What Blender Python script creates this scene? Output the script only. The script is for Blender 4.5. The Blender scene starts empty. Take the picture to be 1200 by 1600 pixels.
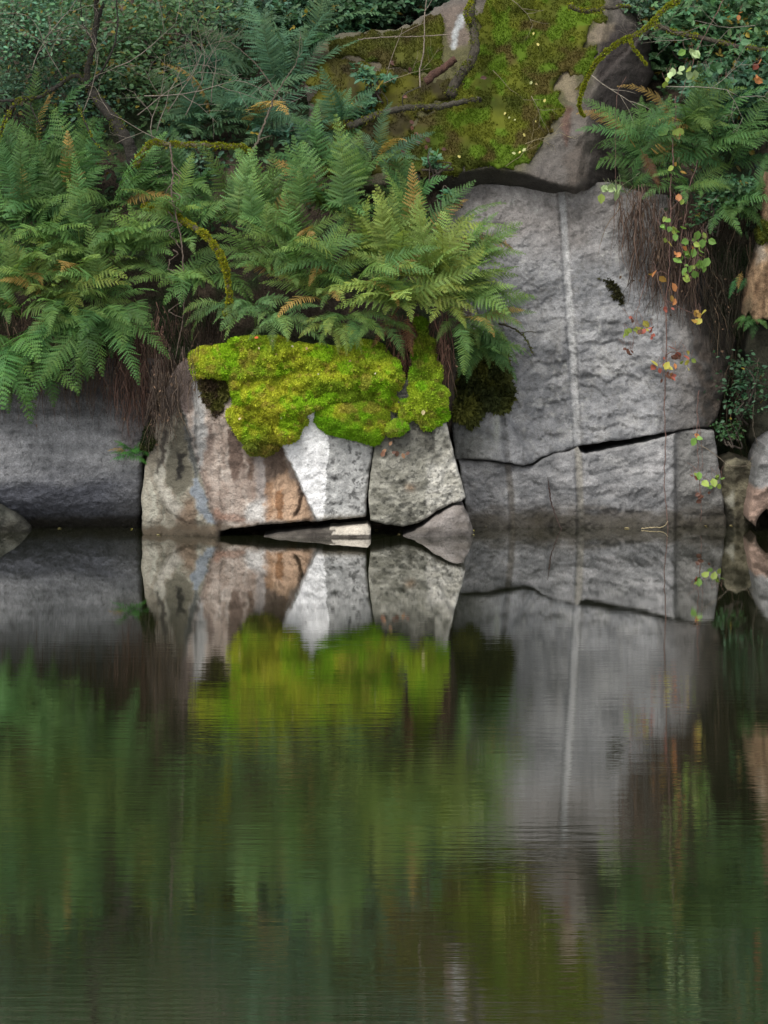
import bpy, math, random
import numpy as np
from mathutils import Vector, Matrix
from mathutils.geometry import delaunay_2d_cdt

random.seed(7)
rng = np.random.default_rng(11)
R = math.radians
scene = bpy.context.scene
COL = scene.collection

# ------------------------------------------------------------------ survey
# The camera stands 3 m over the water, 30 m from the front rocks. A point of
# the photograph plus its distance behind the front rocks gives a place.
D0, EYE, HOR, PPM = 30.0, 3.0, 238.0, 200.0


def W(px, py, Y):
    s = (D0 + Y) / D0 / PPM
    return Vector(((px - 600) * s, Y, EYE - (py - HOR) * s))


def WA(px, py, Y):
    s = (D0 + Y) / D0 / PPM
    return np.stack([(px - 600) * s, Y, EYE - (py - HOR) * s], axis=1)


# ------------------------------------------------------------------ noise
def _h(ix, iy, s):
    n = (ix.astype(np.int64) * 374761393 + iy.astype(np.int64) * 668265263 + s * 974711) & 0xffffffff
    n = ((n ^ (n >> 13)) * 1274126177) & 0xffffffff
    n = n ^ (n >> 16)
    return (n & 0xffff) / 32767.5 - 1.0


def vn(x, y, s=0):
    x = np.asarray(x, float); y = np.asarray(y, float)
    ix = np.floor(x); iy = np.floor(y)
    fx = x - ix; fy = y - iy
    ux = fx * fx * fx * (fx * (fx * 6 - 15) + 10); uy = fy * fy * fy * (fy * (fy * 6 - 15) + 10)
    a = _h(ix, iy, s); b = _h(ix + 1, iy, s); c = _h(ix, iy + 1, s); d = _h(ix + 1, iy + 1, s)
    return (a * (1 - ux) + b * ux) * (1 - uy) + (c * (1 - ux) + d * ux) * uy


def fbm(x, y, s=0, o=4, g=0.5):
    t = 0; amp = 1; f = 1; tot = 0
    for k in range(o):
        t = t + amp * vn(x * f + 17.3 * k, y * f - 9.1 * k, s + k * 31)
        tot += amp; amp *= g; f *= 2.03
    return t / tot * 1.6


def facets(x, y, seed, off=1.0, grad=1.0):
    """broken planes: every cell has its own offset and tilt"""
    x = np.asarray(x, float); y = np.asarray(y, float)
    ix = np.floor(x); iy = np.floor(y)
    best = np.full(x.shape, 1e9); out = np.zeros(x.shape)
    for dx in (-1, 0, 1):
        for dy in (-1, 0, 1):
            cx, cy = ix + dx, iy + dy
            sx = cx + 0.5 + 0.48 * _h(cx, cy, seed); sy = cy + 0.5 + 0.48 * _h(cx, cy, seed + 1)
            d = (x - sx) ** 2 + (y - sy) ** 2
            v = off * _h(cx, cy, seed + 2) + grad * ((x - sx) * _h(cx, cy, seed + 3) + (y - sy) * _h(cx, cy, seed + 4))
            k = d < best
            best = np.where(k, d, best); out = np.where(k, v, out)
    return out


def sstep(a, b, x):
    t = np.clip((x - a) / (b - a), 0, 1)
    return t * t * (3 - 2 * t)


def seg_dist(px, py, line, closed=False):
    d = np.full(px.shape, 1e9)
    n = len(line)
    for i in range(n if closed else n - 1):
        ax, ay = line[i]; bx, by = line[(i + 1) % n]
        vx, vy = bx - ax, by - ay
        L2 = vx * vx + vy * vy + 1e-9
        t = np.clip(((px - ax) * vx + (py - ay) * vy) / L2, 0, 1)
        d = np.minimum(d, np.hypot(px - ax - t * vx, py - ay - t * vy))
    return d


def inside(px, py, poly):
    r = np.zeros(px.shape, bool)
    n = len(poly)
    for i in range(n):
        ax, ay = poly[i]; bx, by = poly[(i + 1) % n]
        if ay == by:
            continue
        c = ((ay > py) != (by > py)) & (px < (bx - ax) * (py - ay) / (by - ay) + ax)
        r ^= c
    return r


def sdist(px, py, poly):
    d = seg_dist(px, py, poly, True)
    return np.where(inside(px, py, poly), d, -d)


def side(px, py, a, b):
    """signed pixels to the right of the line a->b going down the picture"""
    vx, vy = b[0] - a[0], b[1] - a[1]
    L = math.hypot(vx, vy)
    return ((px - a[0]) * vy - (py - a[1]) * vx) / L


# ------------------------------------------------------------------ objects
def tag(o, label=None, cat=None, group=None, kind=None):
    if label: o['label'] = label
    if cat: o['category'] = cat
    if group: o['group'] = group
    if kind: o['kind'] = kind
    return o


def empty(name, loc):
    o = bpy.data.objects.new(name, None)
    o.empty_display_size = 0.1
    o.location = loc
    COL.objects.link(o)
    return o


def build(name, verts, faces, mat, parent=None, col=None, smooth=True, flat_from=None):
    verts = np.asarray(verts, float)
    if parent is not None:
        org = np.array(parent.location) if parent.parent is None else np.array(parent.parent.location) + np.array(parent.location)
    else:
        org = np.array([verts[:, 0].mean(), verts[:, 1].mean(), verts[:, 2].min()])
    me = bpy.data.meshes.new(name)
    me.from_pydata((verts - org).tolist(), [], faces if isinstance(faces, list) else faces.tolist())
    if col is not None:
        at = me.color_attributes.new('Col', 'FLOAT_COLOR', 'POINT')
        c = np.ones((len(verts), 4)); c[:, :3] = col
        at.data.foreach_set('color', c.ravel())
    sm = np.full(len(me.polygons), smooth)
    if flat_from is not None:
        sm[flat_from:] = False
    me.polygons.foreach_set('use_smooth', sm)
    me.materials.append(mat)
    me.update()
    o = bpy.data.objects.new(name, me)
    COL.objects.link(o)
    if parent is not None:
        o.parent = parent
    else:
        o.location = org
    return o


class Geo:
    def __init__(s):
        s.v = []; s.f = []; s.c = []; s.n = 0

    def add(s, v, f, c):
        v = np.asarray(v, float)
        s.v.append(v)
        s.f += [tuple(int(i) + s.n for i in q) for q in f]
        c = np.asarray(c, float)
        s.c.append(np.tile(c, (len(v), 1)) if c.ndim == 1 else c)
        s.n += len(v)

    def out(s, name, mat, parent=None, smooth=True):
        return build(name, np.concatenate(s.v), s.f, mat, parent, np.concatenate(s.c), smooth)


def catmull(pts, n=8):
    P = [np.array(p, float) for p in pts]
    P = [2 * P[0] - P[1]] + P + [2 * P[-1] - P[-2]]
    out = []
    for i in range(1, len(P) - 2):
        for k in range(n):
            t = k / n
            a, b, c, d = P[i - 1:i + 3]
            out.append(0.5 * (2 * b + (c - a) * t + (2 * a - 5 * b + 4 * c - d) * t * t + (3 * b - a - 3 * c + d) * t ** 3))
    out.append(P[-2])
    return np.array(out)


def tube(g, pts, r0, r1, col, sides=6, wob=0.0, colvar=0.15):
    pts = np.asarray(pts, float)
    n = len(pts)
    T = np.gradient(pts, axis=0)
    T /= np.linalg.norm(T, axis=1)[:, None] + 1e-9
    up = np.array([0.31, 0.9, 0.2])
    S = np.cross(T, up); S /= np.linalg.norm(S, axis=1)[:, None] + 1e-9
    N = np.cross(S, T)
    rad = np.linspace(r0, r1, n)
    a = np.arange(sides) / sides * 2 * math.pi
    rr = rad[:, None] * (1 + wob * rng.uniform(-1, 1, (n, sides)))
    v = pts[:, None, :] + rr[:, :, None] * (np.cos(a)[None, :, None] * S[:, None, :] + np.sin(a)[None, :, None] * N[:, None, :])
    v = v.reshape(-1, 3)
    f = []
    for i in range(n - 1):
        for k in range(sides):
            k2 = (k + 1) % sides
            f.append((i * sides + k, i * sides + k2, (i + 1) * sides + k2, (i + 1) * sides + k))
    f.append(tuple(range((n - 1) * sides, n * sides)))
    f.append(tuple(range(sides - 1, -1, -1)))
    c = np.array(col)[None, :] * (1 + colvar * rng.uniform(-1, 1, (len(v), 1)))
    g.add(v, f, c)


# ------------------------------------------------------------------ materials
def newmat(name):
    m = bpy.data.materials.new(name); m.use_nodes = True
    nt = m.node_tree
    for n in list(nt.nodes):
        nt.nodes.remove(n)
    return m, nt, nt.nodes.new


def mat_rock(name, rough=0.85, bump=0.5, speck=0.35, scale=1.0):
    m, nt, N = newmat(name); L = nt.links.new
    out = N('ShaderNodeOutputMaterial'); b = N('ShaderNodeBsdfPrincipled')
    b.inputs['Roughness'].default_value = rough
    b.inputs['Specular IOR Level'].default_value = 0.3
    at = N('ShaderNodeVertexColor'); at.layer_name = 'Col'
    tc = N('ShaderNodeTexCoord')
    n1 = N('ShaderNodeTexNoise'); n1.inputs['Scale'].default_value = 90 * scale; n1.inputs['Detail'].default_value = 5; n1.inputs['Roughness'].default_value = 0.7
    n2 = N('ShaderNodeTexNoise'); n2.inputs['Scale'].default_value = 14 * scale; n2.inputs['Detail'].default_value = 8; n2.inputs['Roughness'].default_value = 0.65
    vo = N('ShaderNodeTexVoronoi'); vo.inputs['Scale'].default_value = 42 * scale
    for n in (n1, n2, vo):
        L(tc.outputs['Object'], n.inputs['Vector'])
    mr = N('ShaderNodeMapRange'); mr.inputs['From Min'].default_value = 0.28; mr.inputs['From Max'].default_value = 0.72
    mr.inputs['To Min'].default_value = 1 - speck; mr.inputs['To Max'].default_value = 1 + speck
    L(n1.outputs['Fac'], mr.inputs['Value'])
    mr2 = N('ShaderNodeMapRange'); mr2.inputs['From Min'].default_value = 0.3; mr2.inputs['From Max'].default_value = 0.7
    mr2.inputs['To Min'].default_value = 1 - speck * 0.8; mr2.inputs['To Max'].default_value = 1 + speck * 0.9
    L(n2.outputs['Fac'], mr2.inputs['Value'])
    n3 = N('ShaderNodeTexNoise'); n3.inputs['Scale'].default_value = 38 * scale; n3.inputs['Detail'].default_value = 3; n3.inputs['Roughness'].default_value = 0.6
    L(tc.outputs['Object'], n3.inputs['Vector'])
    mr3 = N('ShaderNodeMapRange'); mr3.inputs['From Min'].default_value = 0.60; mr3.inputs['From Max'].default_value = 0.72
    mr3.inputs['To Min'].default_value = 1; mr3.inputs['To Max'].default_value = 1 - speck * 1.3
    L(n3.outputs['Fac'], mr3.inputs['Value'])
    m0 = N('ShaderNodeMath'); m0.operation = 'MULTIPLY'; L(mr.outputs[0], m0.inputs[0]); L(mr3.outputs[0], m0.inputs[1])
    mu = N('ShaderNodeMath'); mu.operation = 'MULTIPLY'; L(m0.outputs[0], mu.inputs[0]); L(mr2.outputs[0], mu.inputs[1])
    mx = N('ShaderNodeVectorMath'); mx.operation = 'SCALE'
    L(at.outputs['Color'], mx.inputs[0]); L(mu.outputs[0], mx.inputs['Scale'])
    L(mx.outputs[0], b.inputs['Base Color'])
    ad = N('ShaderNodeMath'); ad.operation = 'MULTIPLY_ADD'; ad.inputs[1].default_value = 0.35
    L(n1.outputs['Fac'], ad.inputs[0]); L(n2.outputs['Fac'], ad.inputs[2])
    ad2 = N('ShaderNodeMath'); ad2.operation = 'MULTIPLY_ADD'; ad2.inputs[1].default_value = 0.15
    L(vo.outputs['Distance'], ad2.inputs[0]); L(ad.outputs[0], ad2.inputs[2])
    bp = N('ShaderNodeBump'); bp.inputs['Strength'].default_value = bump; bp.inputs['Distance'].default_value = 0.06
    L(ad2.outputs[0], bp.inputs['Height']); L(bp.outputs[0], b.inputs['Normal'])
    L(b.outputs[0], out.inputs[0])
    return m


def mat_leaf(name, rough=0.55, trans=0.28, use_obj=False, spec=0.35):
    m, nt, N = newmat(name); L = nt.links.new
    out = N('ShaderNodeOutputMaterial'); b = N('ShaderNodeBsdfPrincipled'); tr = N('ShaderNodeBsdfTranslucent')
    b.inputs['Roughness'].default_value = rough; b.inputs['Specular IOR Level'].default_value = spec
    at = N('ShaderNodeVertexColor'); at.layer_name = 'Col'
    c = at.outputs['Color']
    if use_obj:
        oi = N('ShaderNodeObjectInfo')
        mx = N('ShaderNodeVectorMath'); mx.operation = 'MULTIPLY'
        L(c, mx.inputs[0]); L(oi.outputs['Color'], mx.inputs[1]); c = mx.outputs[0]
    L(c, b.inputs['Base Color'])
    ht = N('ShaderNodeVectorMath'); ht.operation = 'MULTIPLY'; ht.inputs[1].default_value = (1.15, 1.15, 0.7)
    L(c, ht.inputs[0]); L(ht.outputs[0], tr.inputs['Color'])
    ms = N('ShaderNodeMixShader'); ms.inputs[0].default_value = trans
    L(b.outputs[0], ms.inputs[1]); L(tr.outputs[0], ms.inputs[2]); L(ms.outputs[0], out.inputs[0])
    return m


def mat_plain(name, rough=0.9, bump=0.6, scale=30, speck=0.5):
    return mat_rock(name, rough, bump, speck, scale / 30)


def mat_water():
    m, nt, N = newmat('pond_water'); L = nt.links.new
    out = N('ShaderNodeOutputMaterial')
    df = N('ShaderNodeBsdfDiffuse'); df.inputs['Color'].default_value = (0.010, 0.0115, 0.005, 1)
    gl = N('ShaderNodeBsdfGlossy'); gl.inputs['Color'].default_value = (0.95, 0.95, 0.95, 1); gl.inputs['Roughness'].default_value = 0.02
    fr = N('ShaderNodeFresnel'); fr.inputs['IOR'].default_value = 1.333
    fp = N('ShaderNodeMath'); fp.operation = 'POWER'; fp.inputs[1].default_value = 0.7; L(fr.outputs[0], fp.inputs[0])
    fm = N('ShaderNodeMath'); fm.operation = 'MULTIPLY'; fm.inputs[1].default_value = 1.2; fm.use_clamp = True
    L(fp.outputs[0], fm.inputs[0])
    ms = N('ShaderNodeMixShader'); L(fm.outputs[0], ms.inputs[0]); L(df.outputs[0], ms.inputs[1]); L(gl.outputs[0], ms.inputs[2])
    tc = N('ShaderNodeTexCoord')
    sx = N('ShaderNodeSeparateXYZ'); L(tc.outputs['Object'], sx.inputs[0])
    amp = N('ShaderNodeMapRange'); amp.interpolation_type = 'SMOOTHSTEP'
    amp.inputs['From Min'].default_value = -2.6; amp.inputs['From Max'].default_value = -11.0
    amp.inputs['To Min'].default_value = 0.05; amp.inputs['To Max'].default_value = 1.0
    L(sx.outputs['Y'], amp.inputs['Value'])
    hs = None
    for sc, w, det in (((2.6, 13, 1), 1.0, 2), ((7, 40, 1), 0.42, 3), ((0.5, 2.2, 1), 1.4, 1)):
        mp = N('ShaderNodeMapping'); mp.inputs['Scale'].default_value = sc
        L(tc.outputs['Object'], mp.inputs['Vector'])
        n = N('ShaderNodeTexNoise'); n.inputs['Scale'].default_value = 1; n.inputs['Detail'].default_value = det; n.inputs['Roughness'].default_value = 0.5
        L(mp.outputs[0], n.inputs['Vector'])
        ma = N('ShaderNodeMath'); ma.operation = 'MULTIPLY_ADD'; ma.inputs[1].default_value = w
        L(n.outputs['Fac'], ma.inputs[0])
        if hs is not None:
            L(hs, ma.inputs[2])
        else:
            ma.inputs[2].default_value = 0
        hs = ma.outputs[0]
    mpp = N('ShaderNodeMapping'); mpp.inputs['Scale'].default_value = (0.22, 0.5, 1); L(tc.outputs['Object'], mpp.inputs['Vector'])
    pn = N('ShaderNodeTexNoise'); pn.inputs['Scale'].default_value = 1; pn.inputs['Detail'].default_value = 2; L(mpp.outputs[0], pn.inputs['Vector'])
    pr = N('ShaderNodeMapRange'); pr.inputs['From Min'].default_value = 0.35; pr.inputs['From Max'].default_value = 0.65; pr.inputs['To Min'].default_value = 0.45; pr.inputs['To Max'].default_value = 1.3
    L(pn.outputs['Fac'], pr.inputs['Value'])
    am = N('ShaderNodeMath'); am.operation = 'MULTIPLY'; L(amp.outputs[0], am.inputs[0]); L(pr.outputs[0], am.inputs[1])
    mm = N('ShaderNodeMath'); mm.operation = 'MULTIPLY'; L(hs, mm.inputs[0]); L(am.outputs[0], mm.inputs[1])
    bp = N('ShaderNodeBump'); bp.inputs['Strength'].default_value = 1.0; bp.inputs['Distance'].default_value = WATER_BUMP
    L(mm.outputs[0], bp.inputs['Height']); L(bp.outputs[0], gl.inputs['Normal']); L(bp.outputs[0], fr.inputs['Normal'])
    L(ms.outputs[0], out.inputs[0])
    return m


WATER_BUMP = 0.00072
ROCK = mat_rock('rough_granite', 0.85, 0.65, 0.33)
PITTED = mat_rock('pitted_granite', 0.85, 0.9, 0.25, 0.9)
WET = mat_rock('damp_slate', 0.65, 1.0, 0.4)
SOIL = mat_plain('dark_soil', 0.95, 0.8, 20, 0.6)
BARK = mat_rock('bark', 0.9, 0.8, 0.4, 1.4)
MOSS = mat_leaf('moss_fuzz', 0.8, 0.25, spec=0.1)
FERN = mat_leaf('fern_frond', 0.55, 0.36, True, spec=0.18)
LEAF = mat_leaf('shrub_leaf', 0.5, 0.28, spec=0.22)
ROOT = mat_leaf('dry_roots', 0.9, 0.0, spec=0.1)


# ------------------------------------------------------------------ relief blocks
def dens(poly, step):
    out = []
    n = len(poly)
    for i in range(n):
        a = np.array(poly[i], float); b = np.array(poly[(i + 1) % n], float)
        k = max(1, int(round(np.linalg.norm(b - a) / step)))
        for j in range(k):
            out.append(tuple(a + (b - a) * j / k))
    return out


def sheet(poly, step, rough=0.0, seed=0):
    """triangulated outline: points, triangles, border ring, distance to border"""
    ring = dens(poly, step)
    if rough:
        q = np.array(ring)
        q = q + rough * np.stack([fbm(q[:, 0] / 14, q[:, 1] / 14, seed, 3), fbm(q[:, 0] / 14, q[:, 1] / 14, seed + 5, 3)], 1)
        ring = [tuple(p) for p in q]
    q = np.array(ring)
    x0, y0 = q.min(0); x1, y1 = q.max(0)
    gx, gy = np.meshgrid(np.arange(x0, x1, step), np.arange(y0, y1, step * 0.87))
    gx = gx + (np.arange(gx.shape[0]) % 2)[:, None] * step / 2
    gx = (gx + rng.uniform(-.2, .2, gx.shape) * step).ravel(); gy = (gy + rng.uniform(-.2, .2, gy.shape) * step).ravel()
    coarse = dens(poly, 1e9) if not rough else ring
    k = inside(gx, gy, ring)
    gx, gy = gx[k], gy[k]
    d = seg_dist(gx, gy, ring, True)
    k = d > step * 0.55
    gx, gy = gx[k], gy[k]
    pts = [Vector(p) for p in ring] + [Vector((float(a), float(b))) for a, b in zip(gx, gy)]
    n = len(ring)
    v, e, f, *_ = delaunay_2d_cdt(pts, [(i, (i + 1) % n) for i in range(n)], [list(range(n))], 1, 1e-4)
    P = np.array([(a.x, a.y) for a in v])
    return P[:, 0], P[:, 1], [tuple(t) for t in f], n


def edge_ring(tris):
    cnt = {}
    for t in tris:
        for i in range(len(t)):
            a, b = t[i], t[(i + 1) % len(t)]
            cnt[(a, b)] = 1
    nxt = {}
    for (a, b) in cnt:
        if (b, a) not in cnt:
            nxt[a] = b
    start = next(iter(nxt)); loop = [start]; c = nxt[start]
    while c != start and c in nxt and len(loop) < len(nxt) + 2:
        loop.append(c); c = nxt[c]
    return loop


def block(name, poly, depth, colour, mat=None, step=4, thick=0.8, rim=(14, 0.05), rough=2.0, seed=0, parent=None, tone=0.62, wetness=0.62):
    px, py, tris, n = sheet(poly, step, rough, seed)
    loop = edge_ring(tris)
    ringp = [(px[i], py[i]) for i in loop]
    d = seg_dist(px, py, ringp, True)
    Y = depth(px, py)
    e = np.clip(d / rim[0], 0, 1)
    Y = Y + rim[1] * (1 - np.sqrt(1 - (1 - e) ** 2))
    V = WA(px, py, Y)
    C = np.clip(colour(px, py) * tone, 0.004, 0.9)
    wet = sstep(0.16, 0.03, V[:, 2] + 0.06 * fbm(px / 22, py / 9, seed + 77, 4))[:, None]
    C = C * (1 - wetness * wet) + np.array((0.018, 0.015, 0.007)) * wetness * wet
    # orientation: picture y runs down, so triangles that turn one way here face the camera when flipped
    a = tris[0]
    area = (px[a[1]] - px[a[0]]) * (py[a[2]] - py[a[0]]) - (px[a[2]] - px[a[0]]) * (py[a[1]] - py[a[0]])
    F = [t[::-1] for t in tris] if area < 0 else list(tris)
    F = list(F)
    nfront = len(F)
    N0 = len(V)
    m = len(loop)
    mid = V[loop].copy(); mid[:, 1] += 0.3 * thick
    bk = V[loop].copy(); bk[:, 1] = np.maximum(bk[:, 1] + thick * 0.6, (V[loop][:, 1].mean() + thick))
    V = np.concatenate([V, mid, bk])
    C = np.concatenate([C, C[loop] * 0.8, C[loop] * 0.7])
    for i in range(m):
        j = (i + 1) % m
        q1 = (loop[i], loop[j], N0 + j, N0 + i); q2 = (N0 + i, N0 + j, N0 + m + j, N0 + m + i)
        F += [q1, q2] if area < 0 else [q1[::-1], q2[::-1]]
    F.append(tuple(N0 + m + i for i in range(m)))
    me_o = build(name, V, F, mat or ROCK, parent, C, True, nfront)
    return me_o


def paint(base, layers, warp=5, ws=18, seed=0):
    """base colour plus stains: (outline, colour, soft px, amount)"""
    def f(px, py):
        wx = px + warp * fbm(px / ws, py / ws, seed + 1, 4)
        wy = py + warp * fbm(px / ws, py / ws, seed + 2, 4)
        c = base(px, py)
        for poly, colr, soft, amt in layers:
            if callable(poly):
                mk = poly(wx, wy)
            else:
                mk = sstep(-soft, soft, sdist(wx, wy, poly))
            mk = (mk * amt)[:, None]
            c = c * (1 - mk) + np.array(colr)[None, :] * mk
        return c
    return f


def mixc(a, b, t):
    t = np.clip(t, 0, 1)[:, None]
    return np.array(a)[None, :] * (1 - t) + np.array(b)[None, :] * t


# ------------------------------------------------------------------ moss
def moss(name, poly, depth, colfn, step=5, tufts=9000, tl=(0.010, 0.022), parent=None, rim=(22, 0.09), rough=4.0, seed=0, thick=0.2, up=0.4, side_pull=0.7, density=None):
    px, py, tris, n = sheet(poly, step, rough, seed)
    loop = edge_ring(tris)
    d = seg_dist(px, py, [(px[i], py[i]) for i in loop], True)
    e = np.clip(d / rim[0], 0, 1)
    Y = depth(px, py) + rim[1] * (1 - np.sqrt(1 - (1 - e) ** 2))
    V = WA(px, py, Y)
    a = tris[0]
    area = (px[a[1]] - px[a[0]]) * (py[a[2]] - py[a[0]]) - (px[a[2]] - px[a[0]]) * (py[a[1]] - py[a[0]])
    F = [t[::-1] for t in tris] if area < 0 else [tuple(t) for t in tris]
    T = np.array([t[:3] for t in F])
    C = colfn(px, py) * 0.75
    # tufts
    A, B, Cc = V[T[:, 0]], V[T[:, 1]], V[T[:, 2]]
    nr = np.cross(B - A, Cc - A); ar = np.linalg.norm(nr, axis=1) + 1e-12
    nr = nr / ar[:, None]
    if (nr[:, 1].mean()) > 0:
        nr = -nr; F = [t[::-1] for t in F]
    k = rng.choice(len(T), tufts, p=ar / ar.sum())
    u = rng.random(tufts); v = rng.random(tufts)
    fl = u + v > 1; u[fl] = 1 - u[fl]; v[fl] = 1 - v[fl]
    P = A[k] + (B[k] - A[k]) * u[:, None] + (Cc[k] - A[k]) * v[:, None]
    tx = px[T[k, 0]] * (1 - u - v) + px[T[k, 1]] * u + px[T[k, 2]] * v
    ty = py[T[k, 0]] * (1 - u - v) + py[T[k, 1]] * u + py[T[k, 2]] * v
    if density is not None:
        keep = rng.random(tufts) < density(tx, ty)
        P, tx, ty, k = P[keep], tx[keep], ty[keep], k[keep]
    m = len(P)
    dr = nr[k] + side_pull * rng.normal(0, 1, (m, 3)) * 0.6
    dr[:, 2] += up
    dr /= np.linalg.norm(dr, axis=1)[:, None]
    ln = rng.uniform(*tl, m)[:, None]
    sd = np.cross(dr, rng.normal(0, 1, (m, 3))); sd /= np.linalg.norm(sd, axis=1)[:, None] + 1e-9
    wd = ln * 0.22
    base0 = P - dr * 0.003
    t0 = base0 - sd * wd * 0.6; t1 = base0 + sd * wd * 0.6
    t2 = base0 + dr * ln * 0.55 + sd * wd; t3 = base0 + dr * ln; t4 = base0 + dr * ln * 0.55 - sd * wd
    TV = np.stack([t0, t1, t2, t3, t4], 1).reshape(-1, 3)
    tc = colfn(tx, ty) * rng.uniform(0.68, 1.26, (m, 1))
    TC = np.stack([tc * .8, tc * .8, tc, tc * 1.1, tc], 1).reshape(-1, 3)
    n0 = len(V)
    idx = n0 + np.arange(m) * 5
    TF = list(zip(*(list(map(int, idx + i)) for i in range(5))))
    # back ring so the cushion has thickness
    bk = V[loop].copy(); bk[:, 1] += thick
    n1 = n0 + len(TV); L = len(loop)
    SF = [(loop[i], loop[(i + 1) % L], n1 + (i + 1) % L, n1 + i) for i in range(L)]
    VV = np.concatenate([V, TV, bk]); CC = np.clip(np.concatenate([C, TC, C[loop] * 0.6]), 0.003, 0.9)
    return build(name, VV, F + TF + SF, MOSS, parent, CC, True)


def lobes(spec, k=0.02):
    """union of soft pillows: (cx, cy, rx, ry, height)"""
    def f(px, py):
        h = np.zeros(px.shape)
        for cx, cy, rx, ry, hh in spec:
            r2 = ((px - cx) / rx) ** 2 + ((py - cy) / ry) ** 2
            h = np.maximum(h, hh * np.sqrt(np.clip(1 - r2, 0, 1)))
        return h
    return f


# ------------------------------------------------------------------ SETTING
water = build('water', [(-70, -60, 0), (70, -60, 0), (70, 3.2, 0), (-70, 3.2, 0)], [(0, 1, 2, 3)], mat_water(), None, None, False)
water.location = (0, 0, 0)
for v in water.data.vertices:
    pass
# put the water's own origin at the shore so its ripples are measured from there
w_off = np.array([0, (-60 * 2 + 3.2 * 2) / 4, 0])
for v in water.data.vertices:
    v.co.y += w_off[1]
tag(water, kind='structure')
tag(water, 'dark green pond water with fine ripples mirroring the rock face')


def bank_depth(px, py):
    left = np.interp(py, [-2600, -1000, -300, 0, 120, 250, 400, 480, 560, 900], [22, 12, 6.0, 3.6, 2.7, 1.75, 1.15, 0.95, 0.85, 0.9])
    right = np.interp(py, [-2600, -1000, -300, 0, 150, 250, 320, 500, 900], [22, 12, 6.4, 3.9, 2.6, 2.1, 1.6, 1.5, 1.5])
    t = sstep(690, 760, px)
    y = left * (1 - t) + right * t
    # the recess at the right end of the wall
    y = y + 0.25 * sstep(1100, 1160, px) * sstep(480, 560, py)
    # soil shoulders under the middle ferns
    y = y - 0.38 * np.exp(-((px - 640) / 60) ** 2) * sstep(440, 500, py) * (1 - sstep(640, 700, py))
    return y + 0.10 * fbm(px / 70, py / 70, 3, 5) + 0.03 * fbm(px / 12, py / 12, 4, 3)


bx = np.concatenate([np.arange(-1600, -100, 40), np.arange(-100, 1300, 10), np.arange(1300, 2801, 40)])
by = np.concatenate([np.arange(-2600, -200, 60), np.arange(-200, 911, 10)])
GX, GY = np.meshgrid(bx, by)
gx, gy = GX.ravel().astype(float), GY.ravel().astype(float)
bV = WA(gx, gy, bank_depth(gx, gy))
nx = len(bx)
bF = [(r * nx + c, (r + 1) * nx + c, (r + 1) * nx + c + 1, r * nx + c + 1) for r in range(len(by) - 1) for c in range(nx - 1)]
bt = fbm(gx / 40, gy / 40, 9, 4)
bC = mixc((0.035, 0.026, 0.019), (0.085, 0.063, 0.044), 0.5 + 0.6 * bt)
g_ = sstep(0.0, 0.5, fbm(gx / 55, gy / 45, 21, 4) + 0.25 * sstep(1080, 1140, gx))[:, None]
bC = bC * (1 - g_) + np.array((0.022, 0.035, 0.012)) * g_
bank = build('hillside', bV, bF, SOIL, None, bC, True)
tag(bank, 'dark damp soil bank rising steeply behind the rocks', kind='structure')


# ------------------------------------------------------------------ ROCKS
# left dark block
def d_left(px, py):
    y = 0.55 + 0.05 * fbm(px / 120, py / 90, 40, 3) + 0.009 * fbm(px / 50, py / 9, 41, 5, 0.6)
    y = y + 0.22 * (sstep(770, 830, py)) ** 1.5
    y = y - 0.06 * np.exp(-((py - 745) / 40) ** 2)
    y = y + 0.10 * sstep(680, 600, py)
    return y + 0.020 * np.abs(fbm(px / 12, py / 6, 43, 4, 0.6)) + 0.006 * facets(px / 40, py / 16, 475, 0.6, 1.4)


def c_left(px, py):
    t = fbm(px / 80, py / 14, 44, 5)
    c = mixc((0.155, 0.157, 0.16), (0.27, 0.27, 0.272), 0.5 + 0.7 * t)
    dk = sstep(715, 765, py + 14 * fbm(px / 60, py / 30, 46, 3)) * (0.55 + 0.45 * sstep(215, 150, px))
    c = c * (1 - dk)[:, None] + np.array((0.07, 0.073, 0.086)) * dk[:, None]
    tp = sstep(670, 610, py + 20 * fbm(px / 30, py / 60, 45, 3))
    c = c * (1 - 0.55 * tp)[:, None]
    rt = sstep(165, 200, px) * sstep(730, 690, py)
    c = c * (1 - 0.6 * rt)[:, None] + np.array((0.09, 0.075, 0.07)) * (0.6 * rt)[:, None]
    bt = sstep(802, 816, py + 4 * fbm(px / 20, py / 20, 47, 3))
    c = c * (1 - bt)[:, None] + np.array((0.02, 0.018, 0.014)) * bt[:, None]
    ln = np.exp(-((py - 752 - 0.4 * fbm(px / 90, px / 90, 2, 2)) / 0.9) ** 2) * 0.5
    return c + 0.10 * ln[:, None]


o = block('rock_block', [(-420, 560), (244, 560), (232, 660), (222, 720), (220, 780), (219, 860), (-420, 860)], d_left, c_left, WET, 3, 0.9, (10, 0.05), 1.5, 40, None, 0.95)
tag(o, 'broad dark slate-grey rock block with a level face, left of the stained rock', 'rock')

o = block('rock_slab', [(-300, 770), (-60, 775), (0, 790), (22, 803), (44, 826), (54, 850), (-300, 860)],
          lambda x, y: 0.30 + 0.05 * fbm(x / 40, y / 30, 50, 4) + 0.004 * (x - 20) * 0.2,
          lambda x, y: mixc((0.05, 0.055, 0.04), (0.11, 0.11, 0.09), .5 + .6 * fbm(x / 20, y / 16, 51, 4)), WET, 4, 0.4, (10, 0.06), 1.5, 50)
tag(o, 'low dark olive rock wedge poking in at the left edge over the water', 'rock')


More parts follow.
